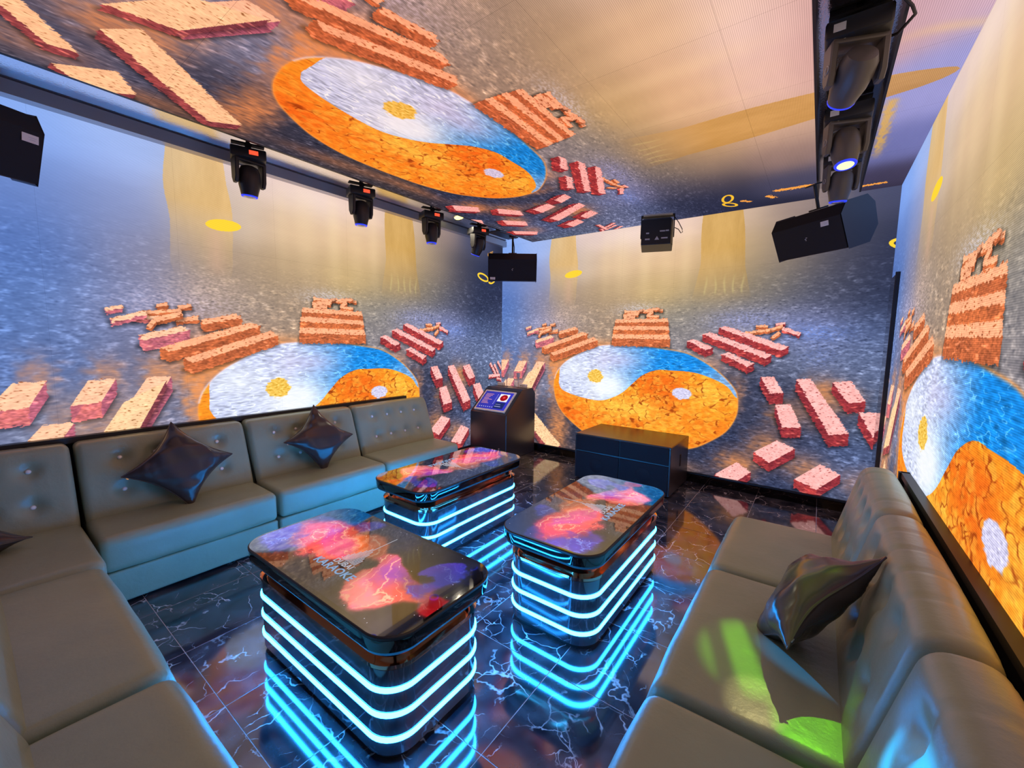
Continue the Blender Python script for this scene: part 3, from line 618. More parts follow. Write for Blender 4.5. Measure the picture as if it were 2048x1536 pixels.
# ------------------------------------------------------------------ sofas
def resample(p, step):
    p = [Vector(q) for q in p]; out = []; n = len(p)
    for i in range(n):
        a, b_ = p[i], p[(i+1) % n]; k = max(1, int((b_-a).length/step+.5))
        for t in range(k): out.append(a.lerp(b_, t/k))
    return out
def rounded(p, r, n=4):
    """round the corners of a polygon [(x, y, r or None)]"""
    out = []; m_ = len(p)
    for i in range(m_):
        a, b_, c = Vector(p[i-1][:2]), Vector(p[i][:2]), Vector(p[(i+1) % m_][:2]); rr = p[i][2] if len(p[i]) > 2 else r
        u = (a-b_); v = (c-b_); rr = min(rr, u.length*.45, v.length*.45); u.normalize(); v.normalize()
        for k in range(n+1):
            t = k/n; out.append(tuple(b_+u*rr*(1-t)**2+v*rr*t**2))
    return out
def cushion(poly, length, er, dimples=(), grooves=(), step=.02, bulge=0., wr=.0, seed=0):
    """poly: cross-section (d, z), CCW; extruded along y from -length/2 with rounded ends. dimples: (y, s, z, depth, sigma) on points"""
    rd = random.Random(seed)
    base = [tuple(q) for q in resample(poly, step)]
    L2 = length/2; tpos = []
    for k in range(7): a = k/6*PI/2; tpos.append((-L2+er*(1-math.sin(a)), er*(1-math.cos(a))))
    tpos = tpos[::-1]; tpos = [(-L2+er*(1-math.cos(a)), er*(1-math.sin(a))) for a in [k/5*PI/2 for k in range(6)]]
    nmid = max(2, int((length-2*er)/step))
    ts = tpos+[(-L2+er+(length-2*er)*k/nmid, 0) for k in range(1, nmid)]+[(-t, i) for t, i in reversed(tpos)]
    loops = []; nn = len(base)
    ph = rd.random()*6
    for t, ins in ts:
        lp = inset(base, ins); out = []
        for i, (d, z) in enumerate(lp):
            a = Vector(lp[i-1]); b_ = Vector(lp[(i+1) % nn]); tg = b_-a
            nrm = Vector((tg.y, -tg.x)); nrm = nrm.normalized() if nrm.length > 1e-9 else nrm
            off = bulge*(1-(t/L2)**2)
            for (yy, dd, zz, dep, sg) in dimples:
                q = (t-yy)**2+(d-dd)**2+(z-zz)**2
                if q < (4*sg)**2: off -= dep*math.exp(-q/sg**2)
            for (yy, zmin, dep, sg) in grooves:
                if z > zmin and abs(t-yy) < 4*sg: off -= dep*math.exp(-((t-yy)/sg)**2)*min(1, (z-zmin)/.06)
            if wr: off += wr*math.sin(t*17+ph+z*9)*math.sin(d*13+t*5+ph*2)
            out.append((d+nrm.x*off, t, z+nrm.y*off))
        loops.append(out)
    return loops
def sofa_section(length, depth, label, loc, rz, lean=0., buttons=4, rows=((.74,), (.55,)), roll=False, back=True, group=None, seed=0, jd=.30, pleats=(), top=.85):
    root = empty('sofa_section', loc, rz, label=label, cat='sofa', group=group)
    # plinth and seat (d to the front, y along, z up)
    fr = depth
    fl = depth+lean
    def fx(z): return fr+(fl-fr)*(.40-z)/.40
    m_ = MB(); m_.loft(cushion(rounded([(.06, .02), (fx(.02), .02), (fx(.2), .205), (.06, .205)], .015), length-.012, .02, step=.05)); m_.build('base', MT['leather'], root, True)
    seat = rounded([(.10, .21, .03), (fx(.21)+.012, .21, .035), (fr+.008, .405, .05), (jd, .412, .03), (.10, .40, .03)], .03, 5)
    m_ = MB(); m_.loft(cushion(seat, length-.020, .032, bulge=.006, wr=.0016, step=.028, seed=seed)); m_.build('seat', MT['leather'], root, True)
    if back:
        dy = .175; cols = [(k-(buttons-1)/2)*dy for k in range(buttons)] if buttons else []
        f0, f1 = (jd, .40), (jd-.13, top-.06)
        if roll:
            f1 = (jd-.10, top-.10)
            prof = rounded([(.06, .36, .02), (jd, .36, .02), (jd-.005, .42, .03), (jd-.08, top-.12, .06), (jd-.11, top-.005, .075), (.075, top, .10), (.03, top-.16, .05)], .04, 7)
        else:
            prof = rounded([(.03, .36, .02), (jd+.0, .36, .02), (jd, .42, .03), (jd-.13, top-.055, .04), (jd-.165, top, .035), (.03, top, .03)], .04, 6)
        dim = []; sites = []
        for zr in rows:
            z = zr[0]; t = (z-f0[1])/(f1[1]-f0[1]); d = f0[0]+(f1[0]-f0[0])*t
            for y in cols: dim.append((y, d, z, .030, .042)); sites.append((y, d, z))
        gr = [(y, .45, .004 if not roll else .0055, .006) for y in (cols if not roll else pleats)]
        m_ = MB(); m_.loft(cushion(prof, length-.020, .034, dim, gr, step=.016 if not roll else .018, bulge=.004, seed=seed+3)); m_.build('backrest', MT['leather'], root, True)
        bm_ = MB(); bm_.lathe([(.001, .009), (.008, .008), (.0125, .003), (.0125, -.002), (.005, -.005)], 10)
        b0 = None
        ang = math.atan2(f0[0]-f1[0], f1[1]-f0[1])
        for y, d, z in sites:
            if b0 is None: b0 = bm_.build('tuft_button', MT['crystal'], root, True); o = b0
            else: o = b0.copy(); col.objects.link(o); o.parent = root
            o.location = (d-.022*math.cos(ang)+.002, y, z-.022*math.sin(ang)); o.rotation_euler = (0, PI/2-ang, 0)
    return root
# along the left wall
LG = None
sofa_section(.92, .655, 'olive-grey tufted leather sofa section beside the kiosk, no pillow on it', (0, -2.015, 0), 0, seed=1)
sofa_section(.92, .655, 'tufted sofa section second from the kiosk, carrying the pillow nearer the kiosk', (0, -2.93, 0), 0, seed=2)
sofa_section(.92, .655, 'tufted sofa section next to the corner seat, with a black pillow on its back', (0, -3.85, 0), 0, seed=3)
sofa_section(.71, .945, 'square corner sofa section of olive-grey leather where the two seat rows meet', (0, -4.665, 0), 0, buttons=3, seed=4)
# along the near wall (runs under the camera)
sofa_section(1.05, .67, 'armless sofa section next to the square corner seat, flat wide leather seat', (1.485, -L, 0), PI/2, lean=.10, jd=.37, buttons=0, seed=5)
sofa_section(1.05, .67, 'armless sofa section nearest the camera at the foot of the picture', (2.545, -L, 0), PI/2, lean=.10, jd=.37, buttons=0, seed=6)
# along the right wall
pl = [-.40+.16*k for k in range(6)]
sofa_section(.78, .785, 'shortest rolled-back sofa section at the far end, its low side open', (W, -2.14, 0), PI, lean=.10, roll=True, jd=.31, buttons=4, pleats=pl, seed=7)
sofa_section(.90, .785, 'rolled-back sofa section that carries the black pillow lit green and blue', (W, -2.98, 0), PI, lean=.10, roll=True, jd=.31, buttons=4, pleats=pl, seed=8)
sofa_section(.90, .785, 'rolled-back sofa section nearest the camera along the wall opposite the kiosk seats', (W, -3.885, 0), PI, lean=.10, roll=True, jd=.31, buttons=4, pleats=pl, seed=9)

# ------------------------------------------------------------------ pillows
def pillow(label, loc, mat4, size=.38, seed=0):
    rd = np.random.default_rng(seed); n = 30
    root = empty('throw_pillow', (0, 0, 0), label=label, cat='pillow')
    root.matrix_world = Matrix.Translation(loc) @ mat4
    ph = rd.uniform(0, 6, 6)
    def surf(u, v, s):
        e = (1-abs(u)**2.2)*(1-abs(v)**2.2); th = .085*max(e, 0)**.55
        pin = 1-.13*(1-abs(u)**2)*abs(v)**3 if abs(v) > abs(u) else 1-.13*(1-abs(v)**2)*abs(u)**3
        x = u*size/2*pin*(1+.09*(abs(u*v))**3); y = v*size/2*pin*(1+.09*(abs(u*v))**3)
        edge = max(abs(u), abs(v))
        wr = .010*edge*math.sin(9*u+ph[0]+3*v)*math.sin(7*v+ph[1])*max(e, 0)**.35+.006*math.sin(21*(u-v)+ph[2])*abs(u*v)*max(e, 0)**.4
        return (x, y, s*(th+wr)+.02*math.sin(2.2*u+ph[3])*math.sin(2*v+ph[4]))
    m_ = MB(); vs = []; fs = []
    for s in (1, -1):
        o = len(vs)
        for j in range(n+1):
            for i in range(n+1):
                f = lambda k: math.sin((k/n*2-1)*PI/2)
                vs.append(surf(f(i), f(j), s))
        for j in range(n):
            for i in range(n):
                a = o+j*(n+1)+i; q = (a, a+1, a+n+2, a+n+1); fs.append(q if s > 0 else q[::-1])
    m_.add(vs, fs); ob = m_.build('cover', MT['pillow'], root)
    bm = bmesh.new(); bm.from_mesh(ob.data); bmesh.ops.remove_doubles(bm, verts=bm.verts, dist=.0008)
    for f in bm.faces: f.smooth = True
    bm.to_mesh(ob.data); bm.free()
    # piped seam round the edge
    ring = []
    for k in range(4*n):
        side, t = divmod(k, n); f = math.sin((t/n*2-1)*PI/2)
        u, v = [(f, -1), (1, f), (-f, 1), (-1, -f)][side]; ring.append(surf(u, v, 0))
    ring.append(ring[0]); m_ = MB(); m_.tube(ring, .0035, 6); m_.build('seam', MT['pillow'], root, True)
    m_ = MB(); m_.box((0, 0, 0), (.006, .014, .003)); o = m_.build('zip_pull', MT['chrome'], root); o.location = Vector(surf(-1, .9, 0))+Vector((-.006, 0, 0))
    return root
def basis(xd, zd):
    z = Vector(zd).normalized(); x = Vector(xd); x = (x-z*x.dot(z)).normalized(); y = z.cross(x); return Matrix((x, y, z)).transposed().to_4x4()
pillow('black leather pillow on its point, nearest the corner seat, against the tufted back', (.335, -3.845, .655), basis((0, 1, 0), (1, 0, .42)) @ Matrix.Rotation(PI/4+.03, 4, 'Z'), .385, 1)
pillow('black leather pillow on its point, nearest the kiosk, against the tufted back', (.325, -2.895, .652), basis((0, 1, 0), (1, .0, .42)) @ Matrix.Rotation(PI/4-.06, 4, 'Z'), .385, 2)
pillow('black pillow lying on the square corner seat, cut by the picture edge', (.405, -4.78, .505), basis((1, .5, 0), (.1, .1, 1)), .36, 4)
pillow('crumpled black pillow slumped against the rolled sofa back, lit green and blue', (3.685, -2.93, .590), basis((.25, .95, .12), (-.80, .02, .58)) @ Matrix.Rotation(PI/4+.12, 4, 'Z'), .40, 3)

# ------------------------------------------------------------------ tables
def text_mesh(name, s, size, mat, parent, loc, ext=.0004, rz=0, spacing=1., bold=0.):
    cu = bpy.data.curves.new(name, 'FONT'); cu.body = s; cu.size = size; cu.align_x = 'CENTER'; cu.align_y = 'CENTER'; cu.extrude = ext; cu.space_character = spacing; cu.offset = bold
    t = bpy.data.objects.new(name, cu); col.objects.link(t)
    dg = bpy.context.evaluated_depsgraph_get(); me = bpy.data.meshes.new_from_object(t.evaluated_get(dg)); bpy.data.objects.remove(t); bpy.data.curves.remove(cu)
    me.name = name; me.materials.clear(); me.materials.append(mat)
    o = bpy.data.objects.new(name, me); col.objects.link(o); o.parent = parent; o.location = loc; o.rotation_euler.z = rz
    return o
TL, TW = 1.135, .575
def make_table(label, loc, rz):
    root = empty('neon_coffee_table', loc, rz, label=label, cat='table', group='glowing karaoke tables')
    body = rrect(1.045, .505, .115, 10)
    m_ = MB(); m_.inset_loft(inset(body, .02), [(0, .001), (0, .026)]); m_.build('plinth', MT['black'], root, True)
    m_ = MB(); m_.inset_loft(body, [(.004, .026), (0, .030), (0, .356), (.004, .36)]); m_.build('body', MT['black_mirror'], root, True)
    for z in (.092, .187, .282):
        m_ = MB(); m_.inset_loft(body, [(.001, z-.009), (-.005, z-.008), (-.007, z-.004), (-.007, z+.004), (-.005, z+.008), (.001, z+.009)], caps=False); m_.build('neon_strip', MT['neon'], root, True)
    m_ = MB(); m_.inset_loft(body, [(0, .360), (-.006, .364), (-.006, .378), (.012, .384)]); m_.build('rose_gold_rim', MT['rose'], root, True)
    m_ = MB(); m_.inset_loft(inset(body, .03), [(0, .384), (-.02, .42), (-.045, .448)]); m_.build('neck', MT['rose'], root, True)
    top = rrect(TL, TW, .125, 12)
    m_ = MB(); m_.inset_loft(top, [(.030, .440), (.010, .446), (.002, .461)]); m_.build('underside', MT['matte'], root, True)
    m_ = MB(); m_.inset_loft(top, [(.002, .461), (0, .485), (0, .504)]); m_.build('top_frame', MT['edge_mirror'], root, True)
    m_ = MB(); m_.inset_loft(top, [(.001, .504), (-.002, .507), (-.002, .516), (.001, .519), (.004, .520)]); m_.build('glass_edge', MT['black'], root, True)
    m_ = MB(); m_.inset_loft(inset(top, .004), [(0, .5195), (0, .5205)])
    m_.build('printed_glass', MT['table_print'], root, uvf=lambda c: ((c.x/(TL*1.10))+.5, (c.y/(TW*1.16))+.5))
    # emblem: skyscraper made of bars, then the words
    m_ = MB()
    hs = [.040, .062, .088, .110, .135, .265, .118, .094, .060, .044]
    for k, h in enumerate(hs):
        m_.box((-.047+.0105*k-.0, -.072+h/2, .5210), (.0042 if k != 5 else .003, h, .0008))
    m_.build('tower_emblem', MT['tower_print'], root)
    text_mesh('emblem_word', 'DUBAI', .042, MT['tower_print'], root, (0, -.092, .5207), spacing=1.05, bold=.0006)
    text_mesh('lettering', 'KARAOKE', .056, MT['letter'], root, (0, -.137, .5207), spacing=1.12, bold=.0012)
    return root
T1 = make_table('neon-banded mirror table set crosswise nearest the camera, karaoke print on top', (2.06, -3.655, 0), 0)
T2 = copy_tree(T1); T2.location = (1.435, -2.425, 0); T2.rotation_euler.z = -PI/2; T2['label'] = 'neon-banded mirror table beside the long tufted sofa, nearest the kiosk'
T3 = copy_tree(T1); T3.location = (2.635, -2.485, 0); T3.rotation_euler.z = PI/2; T3['label'] = 'neon-banded mirror table in front of the black bass cabinet'

# ------------------------------------------------------------------ bass cabinet by the back wall
sb = empty('bass_cabinet', (2.085, -.36, 0), label='low wide black bass speaker cabinet standing by the back screen', cat='speaker')
m_ = MB(); m_.rbox((0, 0, .255), (1.02, .66, .49), .008); m_.build('cabinet', MT['cab_wood'], sb)
b0 = None
for sx in (-1, 1):
    for z, hh in ((.405, .165), (.165, .285)):
        m_ = MB(); m_.rbox((sx*.248, -.334, z), (.488, .016, hh), .004); m_.build('grille', MT['grille'], sb)
for sx in (-1, 1):
    m_ = MB(); m_.inset_loft([(sx*.25+.075*math.cos(a), .0+.075*math.sin(a)) for a in [k*PI/12 for k in range(24)]], [(.0, .0), (.01, .003), (.06, .004)], T=T_(0, -.342, .18, PI/2)); m_.build('cone_badge', MT['grille'], sb, True)
m_ = MB(); m_.rbox((.511, .02, .30), (.006, .035, .12), .002); m_.build('side_handle', MT['matte'], sb)
for sx in (-1, 1):
    for y in (-.28, .28): m_ = MB(); m_.lathe([(.025, 0), (.025, .012)], 10, T=T_(sx*.45, y, 0)); m_.build('foot', MT['matte'], sb)

# ------------------------------------------------------------------ song kiosk
kx0, kx1 = .045, .635
kk = empty('song_kiosk', ((kx0+kx1)/2, -.40, 0), label='black pedestal kiosk with sloping touch screen in the far corner', cat='kiosk')
hw = (kx1-kx0)/2
prof = [(-.31, .0), (.33, .0), (.33, .80), (.27, .87), (.05, .87), (-.0, .845), (-.31, .575)]
m_ = MB(); m_.loft([[(x, y, z) for y, z in inset(prof, i)] for x, i in ((-hw, .006), (-hw+.006, 0), (hw-.006, 0), (hw, .006))]); m_.build('housing', MT['cab_wood'], kk)
m_ = MB(); m_.rbox((-hw-.005, .12, .34), (.02, .40, .66), .004); m_.build('side_board', MT['matte'], kk)
ang = math.atan2(.27, .31); TS_ = T_(0, -.155, .71, ang)
m_ = MB(); m_.rbox((0, 0, .006), (.50, .345, .018), .004, T=TS_); m_.build('screen_bezel', MT['bezel'], kk)
m_ = MB(); m_.box((0, 0, .0160), (.455, .295, .002)); sco = m_.build('touch_screen', MT['menu'], kk, uvf=lambda c: (c.x/.455+.5, c.y/.295+.5)); sco.matrix_basis = TS_
m_ = MB(); m_.lathe([(.012, 0), (.012, .006), (.008, .008)], 14, T=T_(.19, -.311, .14, PI/2)); m_.build('lock', MT['chrome'], kk, True)
m_ = MB(); m_.box((.19, -.325, .135), (.004, .03, .012)); m_.lathe([(.011, -.002), (.011, .002)], 10, T=T_(.19, -.33, .115, 0, PI/2)); m_.lathe([(.009, -.002), (.009, .002)], 10, T=T_(.185, -.328, .09, .3, PI/2)); m_.build('keys', MT['chrome'], kk)
for x, y, hgt, lab in ((.25, -.20, .17, 'small stemmed glass on the kiosk, closer to the corner'), (.43, -.18, .19, 'small stemmed glass on the kiosk, closer to the back screen')):
    g = MB(); g.lathe([(.022, 0), (.023, .004), (.005, .008), (.0045, hgt*.5), (.010, hgt*.58), (.026, hgt*.74), (.028, hgt), (.026, hgt), (.023, hgt*.75), (.006, hgt*.62)], 18)
    o = g.build('stemmed_glass', MT['frost'], None, True); o.location = (x, y, .871); tag(o, lab, 'glass', 'small glasses on the kiosk')
for x, lab in ((.15, 'small white box on the kiosk top, closer to the corner'), (.52, 'small white box with two dots on the kiosk top')):
    g = MB(); g.rbox((0, 0, .022), (.10, .05, .043), .004); o = g.build('small_box', MT['bezel'], None); o.location = (x, -.19, .871); tag(o, lab, 'box')
    if x > .4:
        d_ = MB()
        for q in (-.02, .01): d_.lathe([(.005, 0), (.005, .002)], 8, T=T_(q, -.025, .025, PI/2))
        d_.build('dot', MT['black'], o)

# ------------------------------------------------------------------ hanging speakers
def speaker(label, loc, mat4, sticker=None):
    root = empty('hanging_speaker', (0, 0, 0), label=label, cat='speaker', group='hanging speakers')
    root.matrix_world = Matrix.Translation(loc) @ mat4
    # side profile (depth forward = -y, height z), extruded along x
    prof = [(.16, -.06), (.16, .10), (.10, .165), (-.10, .165), (-.165, .09), (-.14, -.165), (.06, -.165)]
    hw_ = .295
    pr_ = [(y, z) for y, z in prof][::-1]
    m_ = MB(); m_.loft([[(x, y, z) for y, z in inset(pr_, i)] for x, i in ((-hw_, .008), (-hw_+.008, 0), (hw_-.008, 0), (hw_, .008))]); m_.build('cabinet', MT['cab_wood'], root)
    # grille: bent sheet in front (upper lip and main face)
    m_ = MB(); a, b_, c = Vector((-.105, .162)), Vector((-.172, .088)), Vector((-.147, -.160))
    q = [a, b_, c]; off = Vector((-.008, .0))
    for p0, p1 in ((a, b_), (b_, c)):
        m_.add([(-hw_+.006, *p0), (hw_-.006, *p0), (hw_-.006, *p1), (-hw_+.006, *p1), (-hw_+.006, *(p0+off)), (hw_-.006, *(p0+off)), (hw_-.006, *(p1+off)), (-hw_+.006, *(p1+off))], [(0, 1, 2, 3), (4, 7, 6, 5), (0, 4, 5, 1), (1, 5, 6, 2), (2, 6, 7, 3), (3, 7, 4, 0)])
    m_.build('grille', MT['grille'], root)
    m_ = MB(); T = T_(0, -.170, -.03, PI/2-.1)
    m_.box((-.004, .0, .002), (.012, .005, .002), T=T); m_.box((.004, .010, .002), (.012, .005, .002), T=T); m_.box((0, -.010, .002), (.006, .006, .002), T=T); m_.build('badge', MT['grey_print'], root)
    if sticker:
        m_ = MB(); m_.box((0, 0, 0), (.062, .001, .040)); m_.box((.008, -.0008, .004), (.03, .0006, .003), 1); m_.box((.008, -.0008, -.006), (.022, .0006, .003), 1)
        o = m_.build('label_sticker', [MT['white'], MT['grey_print']], root); o.location = sticker[0]; o.rotation_euler = sticker[1]
    m_ = MB(); m_.box((0, .0, .172), (.10, .08, .012)); m_.tube([(0, 0, .17), (0, .0, .36)], .012, 8); m_.box((0, .0, .36), (.09, .09, .01)); m_.build('hanger', MT['black'], root)
    return root
def aim(fwd, tilt=0.):
    """matrix whose -Y axis points along fwd (horizontal) then pitches down by tilt"""
    f_ = Vector((fwd[0], fwd[1], 0)).normalized(); y = -f_; x = y.cross(Vector((0, 0, 1))); z = Vector((0, 0, 1))
    return Matrix((x, y, z)).transposed().to_4x4() @ Matrix.Rotation(tilt, 4, 'X')
speaker('black speaker hung in the far corner above the kiosk', (.487, -.421, 2.396), aim((.59, -.80), .10), ((-.24, -.1595, -.13), (-.1, 0, 0)))
speaker('black speaker hung at the end of the dark light channel, on the far side', (3.60, -.42, 2.415), aim((-.62, -.78), .32), ((.17, -.1795, .055), (-.1, 0, 0)))
speaker('black speaker cut by the picture edge under the mirror strip', (.31, -4.665, 2.47), aim((.93, .36), .25), ((.24, -.1795, .05), (-.1, 0, 0)))
# hanging bracket plate beside the corner speaker
m_ = MB(); m_.rbox((0, 0, 0), (.16, .42, .012), .003); m_.box((0, -.1, .04), (.03, .05, .07)); o = m_.build('ceiling_bracket', MT['black']); o.location = (.44, -.56, 2.775); tag(o, 'flat black bracket plate under the mirror strip by the corner speaker', 'bracket')
m_ = MB(); m_.tube([(.52, -.50, 2.76), (.535, -.47, 2.70), (.525, -.44, 2.64), (.51, -.42, 2.57)], .005, 6); o = m_.build('speaker_cable', MT['black'])
sp0 = [q for q in bpy.data.objects if q.get('label', '').startswith('black speaker hung in the far corner')][0]
bpy.context.view_layer.update(); o.parent = sp0; o.matrix_parent_inverse = sp0.matrix_world.inverted()

# ------------------------------------------------------------------ laser effect box under the ceiling
lz = empty('laser_projector', (2.235, -.30, 2.60), .12, label='small black laser effect box hung from the ceiling screen edge', cat='projector')
lz.rotation_euler = (-.12, 0, .30)
m_ = MB(); m_.inset_loft([(-.15, -.12), (.13, -.12), (.15, -.07), (.15, .12), (-.15, .12)], [(.006, -.15), (0, -.144), (0, .10), (.02, .12)]); m_.build('housing', MT['black'], lz)
m_ = MB()
for sx in (-1, 1): m_.box((sx*.158, 0, .07), (.010, .04, .22))
m_.box((0, 0, .178), (.326, .06, .010)); m_.build('yoke', MT['matte'], lz)
m_ = MB(); m_.box((0, -.045, .176), (.28, .03, .012)); m_.build('light_bar', MT['white'], lz)
for x, z, a in ((.05, -.02, .05), (.095, -.018, .03), (-.09, -.035, .028), (-.09, -.095, .045), (.07, -.09, .06)): m_ = MB(); m_.box((x, -.1205, z), (a, .001, .014)); m_.build('printed_mark', MT['grey_print'], lz)
m_ = MB(); m_.add([(-.022, -.121, -.105), (.022, -.121, -.105), (0, -.121, -.068)], [(0, 1, 2)]); m_.build('warning_triangle', MT['grey_print'], lz)
m_ = MB(); m_.tube([(.16, .0, .16), (.20, .0, .10), (.235, 0, .03), (.24, 0, 0), (.225, 0, -.01), (.20, 0, .03), (.165, 0, .05)], .004, 6); m_.build('power_lead', MT['black'], lz, True)

# ------------------------------------------------------------------ moving head lights
def moving_head(label, x, y, ztop, rz, tilt, stickers=False, lit=False, grey=False):
    root = empty('moving_head_light', (x, y, ztop), rz, label=label, cat='stage light', group='moving head lights on the right channel' if grey else 'moving head lights on the left strip')
    hm = MT['lamp_grey'] if grey else MT['black']
    m_ = MB(); m_.box((0, 0, -.012), (.20, .05, .010)); m_.tube([(0, 0, .062 if not grey else 0), (0, 0, -.055)], .012, 8); m_.lathe([(.022, 0), (.022, .02)], 10, T=T_(.0, -.03, -.03, PI/2)); m_.build('clamp', MT['matte'], root)
    m_ = MB(); m_.rbox((0, 0, -.090), (.215, .165, .070), .010); m_.build('base', MT['black'], root, True)
    m_ = MB(); m_.rbox((.03, -.0835, -.088), (.055, .003, .028), .001); m_.build('display', MT['red_led'], root)
    if stickers:
        m_ = MB(); m_.box((.06, .0835, -.09), (.04, .002, .03)); m_.build('label_sticker', MT['white'], root)
        m_ = MB(); m_.box((.06, .045, -.1262), (.045, .03, .001)); m_.build('label_sticker', MT['white'], root)
    yk = empty('yoke', (0, 0, -.125)); yk.parent = root; yk.rotation_euler.z = .35
    m_ = MB(); m_.rbox((0, 0, -.008), (.19, .085, .02), .006)
    for sx in (-1, 1): m_.inset_loft([(-.042, .0), (.042, .0), (.036, -.13), (.018, -.165), (-.018, -.165), (-.036, -.13)][::-1], [(.006, -.013), (0, -.008), (0, .008), (.006, .013)], T=T_(sx*.088, 0, 0, PI/2, 0, PI/2))
    m_.build('yoke_arms', hm, yk, True)
    if grey:
        m_ = MB()
        for dx in (0, .012): m_.box((dx-.01, 0, 0), (.003, .03, .001))
        m_.tube([(.012, -.016, 0), (.026, -.010, 0), (.03, 0, 0), (.026, .010, 0), (.012, .016, 0)], .0015, 5); o = m_.build('yoke_mark', MT['grey_print'], yk); o.matrix_basis = T_(.1025, 0, -.10, PI/2, 0, PI/2)
    hd = empty('lamp_head', (0, 0, -.118)); hd.parent = yk; hd.rotation_euler.x = tilt
    return root, yk, hd, hm
def head_parts(root, yk, hd, hm, lit):
    # meshes of the tilting head hang on the yoke so no level goes deeper than three
    Mh = hd.matrix_local.copy(); bpy.data.objects.remove(hd)
    Mh = Matrix.Translation((0, 0, -.118)) @ Matrix.Rotation(hdt, 4, 'X')
    m_ = MB(); m_.lathe([(.030, .085), (.052, .075), (.066, .045), (.070, .0), (.067, -.05), (.058, -.085), (.052, -.115), (.050, -.118)], 22); o = m_.build('lamp_head', hm, None, True); o.parent = yk; o.matrix_basis = Mh
    m_ = MB(); m_.lathe([(.051, -.112), (.053, -.118), (.050, -.124), (.040, -.124), (.036, -.120)], 22); o = m_.build('blue_ring', MT['blue_led'], None, True); o.parent = yk; o.matrix_basis = Mh
    m_ = MB(); m_.lathe([(.042, -.120), (.036, -.126), (.018, -.131), (.001, -.133)], 22); o = m_.build('front_lens', MT['warm_lens'] if lit else MT['lens'], None, True); o.parent = yk; o.matrix_basis = Mh
# yoke is an Empty between root and meshes: keep it simple by re-parenting to the root with baked transforms
def make_head(label, x, y, ztop, rz, tilt, **kw):
    global hdt; hdt = tilt
    lit = kw.get('lit', False)
    root, yk, hd, hm = moving_head(label, x, y, ztop, rz, tilt, **kw)
    head_parts(root, yk, hd, hm, lit)
    My = Matrix.Translation((0, 0, -.125)) @ Matrix.Rotation(.35, 4, 'Z')
    for ch in list(yk.children):
        ml = ch.matrix_basis.copy(); ch.parent = root; ch.matrix_basis = My @ ml
    bpy.data.objects.remove(yk)
    return root
lefts = [(-.86, 'moving head light on the mirror strip closest to the corner speaker', .4), (-1.60, 'moving head light on the mirror strip just before the yellow downlight', 0), (-2.43, 'moving head light on the mirror strip, second from the camera side', .05), (-3.33, 'moving head light on the mirror strip nearest the camera', .1)]
for y, lab, tl in lefts: make_head(lab, .30, y, ZR, PI/2-.35, tl, lit=False)
rights = [(-.90, 'grey moving head light just in front of the hung speaker', .15), (-1.60, 'grey moving head light glowing yellow in the dark channel', -.22), (-2.38, 'largest-looking grey moving head light in the dark channel, lens unlit', 1.05), (-3.30, 'moving head light in the dark channel nearest the camera', .2)]
for k, (y, lab, tl) in enumerate(rights): make_head(lab, 3.69, y, ZR, PI, -tl, stickers=True, lit=(k == 1), grey=True)
pc = [o for o in bpy.data.objects if o.get('label', '').startswith('largest-looking')][0]
m_ = MB(); m_.tube([(3.76, -2.55, 2.84), (3.80, -2.5, 2.80), (3.845, -2.45, 2.765), (3.86, -2.40, 2.76), (3.82, -2.32, 2.75), (3.75, -2.28, 2.77), (3.71, -2.3, 2.80)], .006, 7); o = m_.build('power_cable', MT['black'], None, True)
bpy.context.view_layer.update(); o.parent = pc; o.matrix_parent_inverse = pc.matrix_world.inverted()

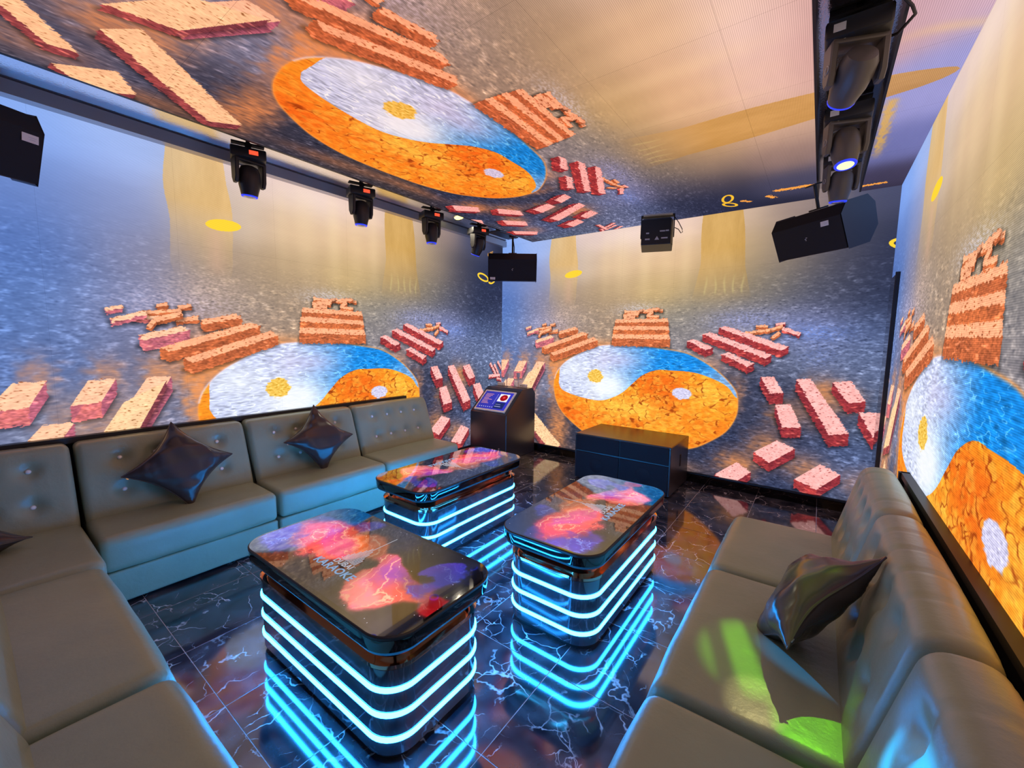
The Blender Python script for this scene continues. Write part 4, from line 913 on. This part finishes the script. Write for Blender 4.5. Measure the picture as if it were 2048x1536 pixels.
# beams thrown by the lit heads on the dark channel, through striped gobos
def beam(name, src, dst, watts, c, ang, blend=.4, gobo=0., roll=0.):
    ld = bpy.data.lights.new(name, 'SPOT'); ld.energy = watts; ld.color = c; ld.spot_size = ang; ld.spot_blend = blend; ld.shadow_soft_size = .008
    lo = bpy.data.objects.new(name, ld); col.objects.link(lo); lo.location = src
    q = (Vector(dst)-Vector(src)).to_track_quat('-Z', 'Y'); lo.rotation_euler = (q.to_matrix() @ Matrix.Rotation(roll, 3, 'Z')).to_euler()
    if gobo:
        ld.use_nodes = True; nt = ld.node_tree; em = [n for n in nt.nodes if n.type == 'EMISSION'][0]
        tc = N(nt, 'ShaderNodeTexCoord'); sp = N(nt, 'ShaderNodeSeparateXYZ'); nt.links.new(tc.outputs['Normal'], sp.inputs[0])
        k = N(nt, 'ShaderNodeMath', operation='MULTIPLY'); k.inputs[1].default_value = gobo; nt.links.new(sp.outputs[0], k.inputs[0])
        si = N(nt, 'ShaderNodeMath', operation='SINE'); nt.links.new(k.outputs[0], si.inputs[0])
        ma = N(nt, 'ShaderNodeMapRange'); ma.inputs[1].default_value = -.8; ma.inputs[2].default_value = .3; ma.inputs[3].default_value = .12; ma.inputs[4].default_value = 1; nt.links.new(si.outputs[0], ma.inputs[0])
        nt.links.new(ma.outputs[0], em.inputs['Strength'])
    return lo
S1 = (3.63, -1.82, 2.46)
beam('green_beam', S1, (3.55, -3.10, .41), 170, (.28, 1, .01), .16, .7, 110, .5)
beam('green_beam', S1, (3.73, -3.31, .41), 150, (.22, 1, .0), .10, .8)
beam('amber_beam', S1, (3.58, -3.31, .41), 90, (1, .85, .35), .08, .8)
beam('blue_beam', (.34, -2.43, 2.46), (3.84, -3.72, .62), 3800, (.0, .32, 1), .085, .5, 130, .6)
beam('blue_beam', (.34, -1.60, 2.46), (3.58, -3.00, .50), 800, (.0, .32, 1), .05, .7)
beam('green_beam', S1, (2.88, -2.02, 0), 120, (.8, 1, .1), .10, .8)
beam('green_beam', (3.66, -.90, 2.5), (.10, -3.38, .84), 90, (.4, 1, .1), .06, .8)
beam('green_beam', (3.66, -.90, 2.5), (.12, -2.05, .80), 60, (.5, 1, .2), .22, 1.)
